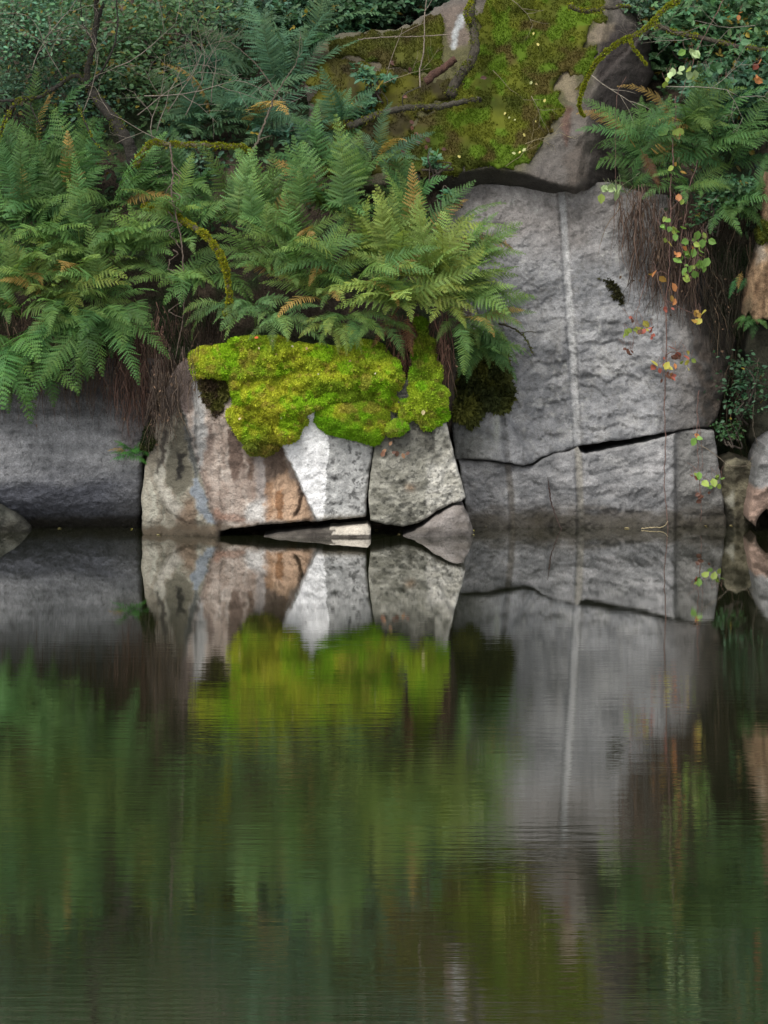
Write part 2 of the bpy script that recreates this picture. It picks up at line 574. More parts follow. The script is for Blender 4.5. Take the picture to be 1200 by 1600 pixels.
# stained rock with the white facet
def d_stain(px, py):
    s1 = side(px, py, (272, 600), (336, 822))   # >0 right of the crease
    s2 = side(px, py, (446, 706), (494, 812))
    A = 0.20 - 0.0006 * (px - 300) + 0.0016 * np.clip(-s1, 0, 60)
    B = 0.12 + 0.0003 * (380 - px)
    y = np.where(s1 > 0, B - 0.0, A)
    # bluish recess beside the crease
    y = y + 0.05 * sstep(0, 6, s1) * sstep(40, 6, s1) * sstep(650, 740, py)
    # orange side recedes before the bright facet
    y = y + 0.0016 * np.clip(px - 415, 0, 60)
    Cf = 0.02 + 0.0009 * (px - 470) - 0.0010 * (py - 740) * 0.3
    y = np.where(s2 > 0, Cf, y)
    y = y - 0.10 * sstep(700, 830, py) * (s2 <= 0)
    y = y + 0.16 * sstep(640, 550, py)
    low = sstep(818, 834, py) * 0.10
    cr = np.exp(-(seg_dist(px, py, [(300, 600), (308, 650), (306, 700)]) / 2.5) ** 2) * 0.03
    cr2 = np.exp(-(seg_dist(px, py, [(250, 770), (262, 800), (285, 815)]) / 2.2) ** 2) * 0.03
    cr3 = np.exp(-(seg_dist(px, py, [(473, 772), (468, 795), (460, 806)]) / 1.6) ** 2) * 0.05
    return y - low + cr + cr2 + cr3 + 0.03 * fbm(px / 50, py / 60, 60, 4) * (s2 <= 0) + 0.010 * fbm(px / 10, py / 10, 61, 4)


def b_stain(px, py):
    s1 = side(px, py, (272, 600), (336, 822))
    s2 = side(px, py, (446, 706), (494, 812))
    t = fbm(px / 26, py / 50, 62, 5)
    a = mixc((0.20, 0.185, 0.14), (0.38, 0.35, 0.28), 0.5 + 0.7 * t)
    b = mixc((0.27, 0.21, 0.17), (0.45, 0.38, 0.32), 0.5 + 0.7 * t)
    c = np.where((s1 > 0)[:, None], b, a)
    st = fbm(px / 4.5 + 2 * fbm(px / 20, py / 20, 73, 2), py / 60, 71, 4)
    c = c * (1 + 0.28 * st[:, None] * np.array((0.8, 1.0, 1.1)))
    cr = np.exp(-(seg_dist(px + 3 * fbm(px / 8, py / 8, 72, 2), py, [(340, 620), (346, 680), (342, 750), (350, 812)]) / 1.0) ** 2)[:, None] * 0.5
    c = c * (1 - cr)
    return np.where((s2 > -0.5)[:, None], mixc((0.40, 0.40, 0.38), (0.52, 0.52, 0.49), 0.5 + fbm(px / 9, py / 9, 63, 4)), c)


stains = [
    ([(235, 545), (310, 545), (306, 630), (292, 655), (268, 650), (236, 690)], (0.085, 0.062, 0.055), 12, 0.9),
    ([(302, 590), (318, 600), (322, 700), (312, 740), (305, 700)], (0.33, 0.34, 0.33), 5, 0.8),
    ([(226, 700), (245, 660), (262, 665), (262, 700), (240, 745), (228, 750)], (0.18, 0.16, 0.12), 6, 0.6),
    ([(282, 630), (292, 670), (299, 740), (290, 765), (276, 776), (263, 758), (258, 725), (266, 690)], (0.115, 0.105, 0.075), 4, 0.95),
    ([(279, 704), (290, 706), (285, 735), (278, 750), (273, 744), (276, 725)], (0.018, 0.016, 0.012), 2.5, 1),
    ([(254, 668), (260, 672), (259, 695), (254, 720), (248, 739), (242, 742), (249, 710)], (0.05, 0.042, 0.034), 2, 0.9),
    ([(246, 745), (256, 735), (262, 770), (290, 800), (280, 815), (255, 790)], (0.50, 0.47, 0.40), 5, 0.7),
    ([(284, 640), (298, 668), (312, 745), (304, 748), (292, 690)], (0.075, 0.08, 0.078), 3, 0.9),
    ([(298, 744), (309, 748), (323, 790), (338, 818), (326, 820), (309, 800), (299, 770)], (0.22, 0.25, 0.28), 2.5, 0.9),
    ([(284, 785), (297, 770), (307, 800), (312, 830), (284, 830), (277, 810)], (0.17, 0.115, 0.075), 5, 0.85),
    ([(358, 672), (378, 672), (381, 720), (374, 747), (366, 750), (358, 730), (356, 700)], (0.125, 0.085, 0.065), 2.5, 0.95),
    ([(322, 666), (331, 660), (334, 700), (330, 713), (323, 712)], (0.15, 0.11, 0.09), 2.5, 0.85),
    ([(386, 715), (396, 718), (394, 750), (388, 752)], (0.13, 0.085, 0.06), 2.5, 0.9),
    ([(400, 710), (416, 712), (420, 770), (408, 800), (398, 760)], (0.30, 0.27, 0.25), 5, 0.7),
    ([(414, 700), (446, 700), (450, 735), (436, 757), (420, 760), (412, 730)], (0.12, 0.08, 0.055), 4, 0.9),
    ([(426, 752), (446, 735), (470, 770), (488, 815), (428, 815), (424, 780)], (0.55, 0.37, 0.24), 4, 0.9),
    ([(418, 755), (428, 755), (430, 790), (426, 815), (412, 815), (412, 790)], (0.36, 0.20, 0.10), 3, 0.75),
    ([(433, 768), (441, 762), (444, 785), (440, 812), (432, 812)], (0.25, 0.115, 0.045), 2, 0.85),
    ([(384, 792), (402, 782), (416, 790), (414, 815), (386, 817)], (0.66, 0.64, 0.60), 6, 0.8),
    ([(335, 795), (352, 800), (365, 806), (385, 808), (380, 816), (340, 812)], (0.28, 0.15, 0.10), 3, 0.6),
    ([(465, 752), (474, 768), (470, 780), (466, 800), (459, 808), (466, 780)], (0.10, 0.06, 0.04), 1.2, 0.8),
    (lambda x, y: sstep(818, 826, y) * (x < 420), (0.11, 0.075, 0.045), 0, 0.85),
]
c_st = paint(b_stain, stains, 4.5, 12, 64)


def c_stain(px, py):
    c = c_st(px, py)
    s2 = side(px, py, (446, 706), (494, 812))
    edge = side(px, py, (517, 640), (505, 815)) + 2.0 * fbm(px / 8, py / 10, 66, 3)
    s2w = s2 + 3.0 * fbm(px / 14, py / 14, 67, 4)
    m = sstep(-1, 1, s2w)
    wh = mixc((0.84, 0.83, 0.81), (1.0, 0.99, 0.97), 0.6 + fbm(px / 14, py / 14, 68, 3))
    gr = mixc((0.36, 0.36, 0.345), (0.52, 0.515, 0.49), 0.5 + 0.9 * fbm(px / 10, py / 8, 69, 5))
    pit = sstep(0.45, 0.62, fbm(px / 6.5, py / 6.5, 70, 3)) * 0.65
    gr = gr * (1 - pit[:, None])
    for qx, qy, r in ((523, 748, 4), (478, 701, 1.6), (545, 690, 1.6), (540, 770, 2), (556, 735, 1.8), (530, 720, 1.4), (515, 775, 1.6), (552, 790, 1.8)):
        p = np.exp(-(((px - qx) / r) ** 2 + ((py - qy) / r) ** 2)); gr = gr * (1 - 0.8 * p[:, None]); wh = wh * (1 - 0.7 * p[:, None])
    tr = sstep(465, 488, px - 0.0 * py) + sstep(690, 740, py)
    wh = wh * np.clip(0.7 + 0.3 * tr, 0, 1)[:, None]
    f = np.where((edge > 0)[:, None], gr, wh)
    bot = sstep(800, 812, py)[:, None] * 0.5
    f = f * (1 - bot) + np.array((0.35, 0.30, 0.22)) * bot
    return c * (1 - m)[:, None] + f * m[:, None]


o = block('rock_boulder', [(224, 870), (221, 780), (226, 730), (238, 680), (250, 640), (262, 600), (276, 572), (300, 556), (420, 552), (560, 552), (596, 560), (598, 600), (588, 655), (583, 700), (577, 750), (573, 790), (572, 807), (540, 810), (492, 814), (440, 817), (400, 821), (360, 826), (344, 830), (336, 870)],
          d_stain, c_stain, PITTED, 2.2, 1.0, (6, 0.025), 1.2, 60, None, 0.82)
tag(o, 'tan stained boulder with brown drips and one bright white facet, under the bright moss', 'boulder')


def d_rblk(px, py):
    y = 0.02 + 0.0007 * np.abs(px - 600) + np.where(px > 668, 0.0010 * (px - 668), 0)
    y = y + 0.0008 * np.clip(760 - py, 0, 200)
    return y + 0.02 * fbm(px / 30, py / 24, 80, 4) + 0.012 * fbm(px / 9, py / 7, 81, 4)


def c_rblk(px, py):
    t = fbm(px / 14, py / 9, 82, 5)
    g = mixc((0.15, 0.145, 0.115), (0.31, 0.30, 0.25), 0.5 + 0.7 * t)
    l = mixc((0.36, 0.345, 0.29), (0.54, 0.52, 0.46), 0.5 + 0.7 * t)
    m = sstep(-2, 2, px - 667 - 3 * fbm(px / 9, py / 14, 83, 3)) * sstep(690, 730, py + 0.6 * (px - 700) + 8 * fbm(px / 10, py / 10, 84, 3))
    m = np.maximum(m, sstep(696, 704, px - 0.28 * (py - 690)) * 0.8)
    c = g * (1 - m)[:, None] + l * m[:, None]
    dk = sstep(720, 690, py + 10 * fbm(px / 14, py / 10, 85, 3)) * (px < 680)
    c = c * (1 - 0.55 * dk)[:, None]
    rs = np.exp(-(((px - 641) / 8) ** 2 + ((py - 762) / 6) ** 2))[:, None] * 0.5
    c = c * (1 - rs) + np.array((0.30, 0.16, 0.07)) * rs
    pit = sstep(0.55, 0.7, fbm(px / 5, py / 5, 86, 3)) * 0.6
    return c * (1 - pit)[:, None]


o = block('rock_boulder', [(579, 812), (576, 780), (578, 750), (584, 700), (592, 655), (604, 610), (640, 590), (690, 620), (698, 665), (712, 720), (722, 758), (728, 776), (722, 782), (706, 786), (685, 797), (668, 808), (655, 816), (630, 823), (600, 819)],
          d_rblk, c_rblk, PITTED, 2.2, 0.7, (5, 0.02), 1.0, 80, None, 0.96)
tag(o, 'pitted grey-green boulder with a paler right flank, right of the white facet', 'boulder')

o = block('low_stone', [(618, 846), (640, 834), (660, 822), (680, 806), (700, 794), (714, 789), (724, 792), (731, 806), (736, 822), (741, 836), (741, 870), (600, 870)],
          lambda x, y: 0.03 + 0.001 * (x - 690) - 0.0012 * (y - 800) + 0.012 * fbm(x / 16, y / 12, 90, 4),
          lambda x, y: mixc((0.24, 0.21, 0.185), (0.40, 0.36, 0.33), .5 + .7 * fbm(x / 20, y / 9, 91, 5)) * (1 - .55 * sstep(820, 838, y))[:, None], PITTED, 3, 0.5, (14, 0.08), 1.2, 90, None, 0.66, 0.3)
tag(o, 'low pinkish-grey stone rising from the water under the grey-green boulder', 'stone')

o = block('flat_stone', [(372, 846), (440, 834), (490, 829), (530, 824), (560, 822), (574, 821), (579, 828), (578, 836), (580, 870), (372, 870)],
          lambda x, y: -0.05 - 0.003 * (y - 825) + 0.012 * fbm(x / 22, y / 6, 95, 4),
          lambda x, y: np.where((sstep(512, 530, x + 5 * fbm(x / 9, y / 5, 97, 2)) * sstep(837, 834, y) > .5)[:, None], np.array((0.66, 0.60, 0.50))[None, :] * (1 + 0.15 * fbm(x / 8, y / 4, 96, 3))[:, None],
                             mixc((0.05, 0.042, 0.034), (0.13, 0.115, 0.095), .5 + .7 * fbm(x / 12, y / 5, 98, 4))), PITTED, 3, 0.5, (5, 0.03), 0.8, 95, None, 0.74, 0.0)
tag(o, 'flat slab barely out of the water with a cream tip, below the white facet', 'stone')

# quarry wall
GROOVE = [(877, 296), (880, 330), (884, 400), (889, 470), (894, 540), (897, 600), (900, 650), (902, 690), (904, 720), (906, 770), (908, 830)]
GROOVE2 = [(783, 630), (787, 670), (792, 715), (798, 770), (801, 830)]


def groove(px, py, line, r):
    d = seg_dist(px, py, line)
    return np.sqrt(np.clip(1 - (d / r) ** 2, 0, 1)), d


def chips(px, py, seed):
    """curved fracture ledges: the face swells downward and then steps back in"""
    f = py / 46 + 0.9 * fbm(px / 95, py / 60, seed, 4) + 0.0022 * px
    saw = f - np.floor(f)
    saw = np.where(saw < 0.9, saw / 0.9, (1 - saw) / 0.1)
    msk = sstep(-0.12, 0.35, fbm(px / 75, py / 50, seed + 3, 3))
    f2 = py / 21 + 1.2 * fbm(px / 40, py / 34, seed + 7, 4) - 0.006 * px
    s2 = f2 - np.floor(f2); s2 = np.where(s2 < 0.86, s2 / 0.86, (1 - s2) / 0.14)
    m2 = sstep(0.0, 0.4, fbm(px / 40, py / 40, seed + 9, 3))
    return -(0.045 * saw * msk + 0.02 * s2 * m2)


LEDGES = [([(808, 592), (822, 576), (840, 567), (866, 566), (888, 565)], .07), ([(850, 597), (866, 586), (882, 581), (892, 583)], .05), ([(842, 643), (856, 630), (870, 624), (892, 620)], .06),
          ([(903, 584), (920, 586), (934, 585), (947, 597), (966, 586), (982, 584), (998, 590)], .06), ([(903, 604), (926, 606), (940, 614), (950, 622)], .05), ([(898, 538), (930, 536), (972, 532), (1000, 536)], .05),
          ([(844, 478), (856, 466), (872, 460)], .035), ([(846, 503), (866, 497), (884, 498)], .035), ([(908, 668), (935, 671), (968, 664), (990, 668)], .05), ([(930, 654), (946, 650), (958, 650)], .04), ([(966, 626), (988, 628), (1008, 624)], .03),
          ([(1008, 590), (1022, 612), (1034, 646)], .03), ([(1058, 590), (1072, 612), (1090, 620)], .03), ([(836, 690), (856, 680), (880, 684)], .05), ([(800, 560), (812, 548), (830, 548)], .03), ([(820, 520), (840, 516), (866, 520)], .03),
          ([(910, 500), (940, 505), (975, 498)], .03), ([(820, 425), (840, 420), (860, 424)], .025), ([(905, 440), (930, 446), (950, 442)], .025), ([(775, 470), (800, 462), (820, 470)], .03), ([(770, 590), (785, 600), (800, 620), (812, 640)], .04), ([(905, 400), (925, 396), (945, 402)], .02),
          ([(815, 610), (850, 606), (880, 612)], .02), ([(955, 640), (975, 645), (1000, 640)], .02), ([(912, 690), (935, 684), (960, 680)], .02),
          ([(820, 680), (826, 660), (842, 650)], .035), ([(880, 652), (890, 648), (902, 650)], .03), ([(985, 560), (1005, 556), (1020, 562)], .03), ([(1000, 655), (1020, 648), (1042, 652)], .035), ([(790, 395), (812, 385), (830, 390)], .02), ([(905, 565), (930, 560), (950, 566)], .03)]
LEDGES_LOW = [([(738, 745), (760, 738), (790, 744)], .03), ([(805, 752), (830, 748), (848, 756)], .04), ([(740, 790), (765, 782), (790, 788)], .03), ([(905, 744), (930, 738), (955, 730), (990, 728)], .03), ([(910, 775), (940, 768), (975, 774), (1010, 766)], .03),
              ([(985, 745), (1010, 738), (1040, 742)], .03), ([(860, 730), (880, 736), (900, 733)], .03), ([(1060, 740), (1085, 734), (1110, 740)], .03), ([(920, 800), (960, 795), (1000, 800)], .025), ([(1062, 780), (1090, 775), (1120, 784)], .03), ([(870, 765), (890, 760)], .03)]


def ledges(px, py, L, seed):
    wx = px + 4 * fbm(px / 22, py / 22, seed, 4); wy = py + 4 * fbm(px / 24, py / 20, seed + 1, 4, 0.6)
    y = 0
    for line, amp in L:
        q = np.array(line)
        if q[-1, 0] < q[0, 0]: q = q[::-1]
        yl = np.interp(wx, q[:, 0], q[:, 1])
        w = q[-1, 0] - q[0, 0]
        t = np.clip((wx - q[0, 0]) / w, -0.3, 1.3)
        e = sstep(-0.15, 0.2, t) * sstep(1.15, 0.8, t)
        d = wy - yl
        y = y + 0.42 * amp * e * np.where(d > 0, np.exp(-np.clip(d, 0, 200) / 10), -0.35 * np.exp(np.clip(d, -200, 0) / 20))
    return y


def d_wall(px, py):
    y = 0.80 + 0.0016 * np.clip(700 - py, -50, 420)
    act = sstep(330, 520, py)
    y = y + (chips(px, py, 100) * 0.08 + 0.008 * facets(px / 46 + 0.5 * fbm(px / 30, py / 30, 450, 3), py / 30 + 0.004 * px + 0.5 * fbm(px / 30, py / 30, 451, 3), 452, 0.7, 1.6) + 0.004 * facets(px / 17 + 0.5 * fbm(px / 12, py / 12, 455, 2), py / 12, 456, 0.7, 1.5)) * (0.3 + 0.7 * act) + ledges(px, py, LEDGES, 430)
    y = y + 0.045 * fbm(px / 70, py / 60, 104, 5, 0.55) + 0.013 * np.abs(fbm(px / 9, py / 7, 105, 4, 0.6)) + 0.014 * np.abs(fbm(px / 30, py / 22, 106, 4)) * act
    y = y + 0.0075 * np.clip(px - (1078 + 0.10 * (py - 560)), 0, 100)
    y = y + 0.05 * sstep(1035, 1050, px) * sstep(560, 480, py)
    g1, _ = groove(px, py, GROOVE, 7.5)
    g2, _ = groove(px, py, GROOVE2, 5.5)
    # the left toe of the wall stands forward
    toe = sstep(0, 10, -side(px, py, (788, 630), (832, 712))) * sstep(610, 650, py)
    y = y - 0.07 * toe
    # upright cracks
    for ln, w, dd in (([(760, 300), (752, 380), (756, 470)], 2, 0.03), ([(872, 520), (868, 560), (880, 640)], 1.6, 0.02), ([(1035, 520), (1040, 600), (1032, 680)], 2, 0.03)):
        y = y + dd * np.exp(-(seg_dist(px + 3 * fbm(px / 9, py / 9, 107, 2), py, ln) / w) ** 2)
    return y + 0.034 * g1 + 0.022 * g2


def c_wall(px, py):
    t = fbm(px / 40, py / 22, 110, 5)
    c = mixc((0.165, 0.167, 0.17), (0.29, 0.29, 0.29), 0.5 + 0.85 * t)
    wx = px + 8 * fbm(px / 22, py / 22, 111, 3)
    top = sstep(430, 330, py + 30 * fbm(px / 50, py / 50, 112, 3))
    c = c * (1 - 0.5 * top)[:, None] + np.array((0.25, 0.215, 0.185)) * (0.5 * top)[:, None]
    pa = sstep(0.15, 0.5, fbm(px / 34 + 0.3, py / 26, 118, 5)) * sstep(430, 540, py) * 0.45
    c = c * (1 - pa)[:, None] + np.array((0.34, 0.335, 0.32)) * pa[:, None]
    li = sstep(0.5, 0.62, fbm(px / 7, py / 6, 119, 4)) * 0.4
    c = c * (1 - li)[:, None] + np.array((0.09, 0.085, 0.075)) * li[:, None]
    sp_ = sstep(0.5, 0.66, fbm(px / 9 + 40, py / 8, 122, 4)) * 0.4 * sstep(0, 0.4, fbm(px / 60, py / 60, 123, 2))
    c = c * (1 - sp_)[:, None] + np.array((0.40, 0.40, 0.37)) * sp_[:, None]
    rt = sstep(1020, 1075, wx) * 0.65
    c = c * (1 - rt)[:, None] + np.array((0.12, 0.105, 0.09)) * rt[:, None]
    rb = sstep(1078, 1096, wx - 0.1 * (py - 560) + 10 * fbm(px / 16, py / 16, 117, 4)) * sstep(470, 560, py) * 0.85
    rc = mixc((0.03, 0.026, 0.02), (0.10, 0.075, 0.055), .5 + .8 * fbm(px / 14, py / 14, 113, 4))
    c = c * (1 - rb)[:, None] + rc * rb[:, None]
    st = sstep(0.2, 0.6, fbm(px / 18, py / 60, 114, 3)) * 0.12
    c = c * (1 - st)[:, None]
    ol = sstep(0, 14, 955 - np.abs(px - 955) * 0 - 955 + 0 * px) * 0
    bl = sstep(0.25, 0.6, fbm(px / 20, py / 16, 115, 4)) * sstep(470, 560, py) * sstep(720, 690, px) * 0
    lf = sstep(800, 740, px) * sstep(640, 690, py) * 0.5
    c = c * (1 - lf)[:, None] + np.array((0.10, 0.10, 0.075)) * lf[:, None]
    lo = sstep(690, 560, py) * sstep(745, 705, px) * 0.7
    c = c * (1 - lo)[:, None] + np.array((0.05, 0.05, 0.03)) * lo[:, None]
    g1, d1 = groove(px, py, GROOVE, 5.5)
    m = (g1 ** 0.35 * (0.9 + 0.12 * fbm(px / 20, py / 16, 116, 3)) * sstep(730, 640, py))[:, None]
    c = c * (1 - m) + np.array((0.38, 0.38, 0.37)) * (1 + 0.2 * fbm(px / 5, py / 12, 121, 3))[:, None] * m
    g2, d2 = groove(px, py, GROOVE2, 5)
    c = c * (1 - 0.4 * g2)[:, None]
    pale = np.exp(-(((px - 776) / 5) ** 2 + ((py - 665) / 26) ** 2))[:, None] * 0.7
    return c * (1 - pale) + np.array((0.36, 0.37, 0.32)) * pale


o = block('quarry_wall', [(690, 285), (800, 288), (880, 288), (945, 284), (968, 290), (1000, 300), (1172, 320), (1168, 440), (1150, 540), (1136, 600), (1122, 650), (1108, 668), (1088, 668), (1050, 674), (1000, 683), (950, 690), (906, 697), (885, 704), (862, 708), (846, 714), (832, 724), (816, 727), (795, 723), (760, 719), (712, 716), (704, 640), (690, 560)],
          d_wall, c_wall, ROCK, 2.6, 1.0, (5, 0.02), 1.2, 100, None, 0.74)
tag(o, 'tall grey quarried rock face with a pale upright drill groove', 'rock face')


def d_low(px, py):
    y = 0.74 + 0.0009 * np.clip(760 - py, 0, 80)
    y = y + chips(px, py, 120) * 0.12 + 0.009 * facets(px / 50 + 0.5 * fbm(px / 30, py / 30, 460, 3), py / 24 + 0.5 * fbm(px / 30, py / 30, 461, 3), 462, 0.7, 1.6) + 0.004 * facets(px / 17, py / 11, 466, 0.7, 1.5) + ledges(px, py, LEDGES_LOW, 440) + 0.035 * fbm(px / 50, py / 40, 124, 5) + 0.013 * np.abs(fbm(px / 9, py / 7, 125, 4, 0.6))
    g1, _ = groove(px, py, GROOVE, 7)
    g2, _ = groove(px, py, GROOVE2, 5.5)
    y = y + 0.08 * sstep(1052, 1058, px) + 0.04 * np.exp(-((px - 862 - 0.1 * (py - 780)) / 6) ** 2) * sstep(740, 770, py)
    return y + 0.034 * g1 + 0.024 * g2 - 0.03 * sstep(800, 822, py)


def c_low(px, py):
    t = fbm(px / 34, py / 16, 130, 5)
    c = mixc((0.16, 0.16, 0.16), (0.31, 0.305, 0.30), 0.5 + 0.7 * t)
    pal = sstep(0.0, 0.4, fbm(px / 40, py / 24, 131, 4)) * (sstep(850, 780, px) + sstep(930, 960, px) * sstep(760, 715, py))
    c = c * (1 - 0.5 * pal)[:, None] + np.array((0.37, 0.365, 0.35)) * (0.5 * pal)[:, None]
    rt = sstep(1045, 1062, px) * 0.6
    c = c * (1 - rt)[:, None] + np.array((0.11, 0.105, 0.09)) * rt[:, None]
    wt = sstep(782, 806, py + 10 * fbm(px / 25, py / 12, 133, 4)) * (0.75)
    c = c * (1 - wt)[:, None] + np.array((0.055, 0.045, 0.032)) * wt[:, None]
    dk = np.exp(-(((px - 845) / 34) ** 2 + ((py - 812) / 18) ** 2)) * 0.8
    c = c * (1 - dk)[:, None] + np.array((0.025, 0.02, 0.014)) * dk[:, None]
    g1, _ = groove(px, py, GROOVE, 5.5)
    m = (g1 ** 0.35 * 0.85)[:, None]
    c = c * (1 - m) + np.array((0.25, 0.235, 0.20)) * (1 - 0.5 * sstep(770, 815, py))[:, None] * m
    g2, _ = groove(px, py, GROOVE2, 5)
    m = (g2 ** 0.5 * 0.7)[:, None]
    return c * (1 - m) + np.array((0.12, 0.105, 0.085)) * m


o = block('rock_ledge', [(716, 717.5), (760, 720.5), (795, 724.5), (818, 729), (834, 726), (848, 716), (864, 709.5), (888, 705.5), (903, 699), (908, 707), (916, 710), (934, 706), (960, 700), (1000, 693), (1040, 683), (1060, 674.5), (1088, 669.5), (1116, 674), (1124, 730), (1130, 780), (1134, 812), (1136, 860), (730, 860), (726, 780)],
          d_low, c_low, ROCK, 2.6, 1.0, (5, 0.02), 1.2, 120, None, 0.76)
tag(o, 'long grey rock ledge along the water under the wall crack', 'rock')

# stones in the right corner
o = block('rock_wedge', [(1112, 790), (1126, 752), (1134, 722), (1150, 716), (1176, 722), (1190, 740), (1182, 812), (1178, 860), (1108, 860)],
          lambda x, y: 0.85 + 0.001 * np.abs(x - 1148) * 3 + 0.03 * fbm(x / 20, y / 24, 140, 4) + 0.01 * fbm(x / 8, y / 8, 141, 3),
          paint(lambda x, y: mixc((0.09, 0.08, 0.05), (0.19, 0.17, 0.11), .5 + .7 * fbm(x / 20, y / 20, 142, 4)),
                [([(1132, 782), (1146, 764), (1150, 775), (1144, 792), (1138, 790)], (0.30, 0.29, 0.23), 3, .9),
                 ([(1112, 800), (1122, 780), (1134, 786), (1146, 806), (1150, 830), (1110, 830)], (0.018, 0.018, 0.012), 4, .95)], 3, 10, 143), ROCK, 3.2, 0.6, (4, 0.03), 1.5, 140)
tag(o, 'olive-brown rock wedge at the water beside the pinkish corner stone', 'rock')

o = block('corner_stone', [(1210, 688), (1196, 696), (1188, 718), (1180, 752), (1174, 780), (1170, 802), (1172, 814), (1180, 822), (1188, 806), (1198, 795), (1206, 800), (1214, 830), (1216, 870), (1500, 870), (1500, 640), (1300, 650)],
          lambda x, y: 0.35 + 0.0012 * np.abs(x - 1200) + 0.03 * fbm(x / 24, y / 24, 150, 4) + 0.02 * facets(x / 26, y / 22, 151),
          paint(lambda x, y: mixc((0.19, 0.19, 0.18), (0.30, 0.29, 0.28), .5 + .7 * fbm(x / 20, y / 20, 151, 4)),
                [([(1150, 758), (1188, 762), (1230, 758), (1420, 762), (1420, 880), (1150, 880)], (0.36, 0.235, 0.17), 4, .85)], 3, 10, 152), ROCK, 3.2, 0.7, (4, 0.025), 1.5, 150)
tag(o, 'grey stone with a pink-tan foot at the right edge over the water', 'stone')

o = block('rock_outcrop', [(1176, 812), (1190, 800), (1220, 785), (1420, 790), (1420, 870), (1176, 870)],
          lambda x, y: 0.9 + 0.04 * fbm(x / 24, y / 24, 155, 4),
          lambda x, y: mixc((0.02, 0.018, 0.015), (0.04, 0.036, 0.03), .5 + .7 * fbm(x / 20, y / 20, 156, 4)), WET, 5, 0.7, (9, 0.06), 1.5, 155)
tag(o, 'black wet rock in the hollow under the pinkish corner stone', 'rock')


# upper mossy boulder
def d_top(px, py):
    y = 1.18 + 0.0046 * np.clip(286 - py, 0, 500)
    y = y + 0.0010 * np.clip(640 - px, 0, 200)
    s = side(px, py, (940, 60), (900, 296))       # right of this the end facet turns away
    s0 = side(px, py, (893, 175), (800, 275))      # bare chin
    y = y + 0.0080 * np.clip(s, 0, 120)
    y = np.where(s0 > 0, np.minimum(y, 1.30 + 0.0022 * np.clip(286 - py, 0, 200) + 0.0080 * np.clip(s, 0, 120)), y)
    # underside
    lip = np.interp(px, [500, 640, 760, 820, 870, 900, 960], [300, 284, 262, 270, 288, 296, 290])
    y = y + 0.012 * np.clip(py - lip, 0, 60)
    return y + 0.07 * fbm(px / 80, py / 80, 160, 4) + 0.012 * fbm(px / 10, py / 10, 161, 4)


c_top = paint(lambda x, y: mixc((0.14, 0.12, 0.10), (0.26, 0.225, 0.19), .5 + .7 * fbm(x / 24, y / 20, 162, 5)),
              [([(500, 60), (640, 40), (760, 20), (900, -50), (945, 0), (935, 80), (915, 130), (880, 180), (830, 250), (800, 285), (640, 285), (490, 285)], (0.17, 0.165, 0.04), 26, .75),
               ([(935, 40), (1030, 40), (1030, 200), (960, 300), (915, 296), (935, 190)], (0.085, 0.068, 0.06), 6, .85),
               ([(820, 262), (886, 190), (908, 200), (918, 250), (880, 292)], (0.22, 0.20, 0.18), 10, .7),
               ([(882, 165), (894, 170), (893, 205), (884, 230), (876, 210)], (0.20, 0.09, 0.06), 4, .7),
               ([(876, 250), (912, 215), (920, 280), (890, 294)], (0.15, 0.12, 0.095), 6, .7),
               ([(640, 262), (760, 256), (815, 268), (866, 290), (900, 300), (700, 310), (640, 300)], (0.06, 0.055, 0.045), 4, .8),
               ([(480, 90), (640, 80), (650, 260), (480, 260)], (0.16, 0.13, 0.10), 8, .7),
               ([(690, 10), (725, 5), (735, 70), (700, 76)], (0.30, 0.235, 0.19), 4, .9),
               ([(712, 24), (724, 26), (726, 40), (714, 56), (712, 74), (704, 76), (706, 52), (713, 44)], (0.70, 0.73, 0.72), 2, .95),
               ([(865, 130), (880, 100), (895, 104), (904, 130), (900, 165), (884, 150)], (0.38, 0.31, 0.20), 3, .85),
               ([(906, 60), (940, 30), (960, 36), (950, 62), (915, 66)], (0.36, 0.29, 0.20), 4, .8)], 4, 14, 163)
boulder = block('mossy_boulder', [(480, 110), (500, 66), (540, 52), (640, 40), (690, 8), (740, -20), (800, -40), (900, -50), (960, -10), (1015, 40), (1020, 120), (990, 210), (962, 286), (930, 294), (898, 299), (840, 303), (760, 302), (700, 296), (640, 300), (560, 310), (480, 300)],
                d_top, c_top, ROCK, 3.5, 1.6, (10, 0.06), 4, 160, None, 0.38)
tag(boulder, 'huge overhanging boulder cloaked in olive moss above the grey quarried face', 'boulder')


def c_bmoss(px, py):
    a = 0.5 + 0.8 * fbm(px / 40, py / 40, 170, 4)
    c = mixc((0.048, 0.060, 0.008), (0.118, 0.134, 0.014), a)
    b = sstep(0.05, 0.5, fbm(px / 60, py / 44, 171, 4))
    c = c * (1 - b)[:, None] + np.array((0.085, 0.07, 0.018)) * b[:, None]
    g = sstep(0.3, 0.6, fbm(px / 34, py / 26, 173, 3)) * 0.8
    c = c * (1 - g)[:, None] + np.array((0.095, 0.17, 0.012)) * g[:, None]
    dk = sstep(720, 660, px) * 0.45
    return c * (1 - dk)[:, None] + np.array((0.055, 0.05, 0.02)) * dk[:, None]


def dens_b(px, py):
    h = sstep(0.62, 0.5, fbm(px / 26, py / 22, 174, 4))
    return h


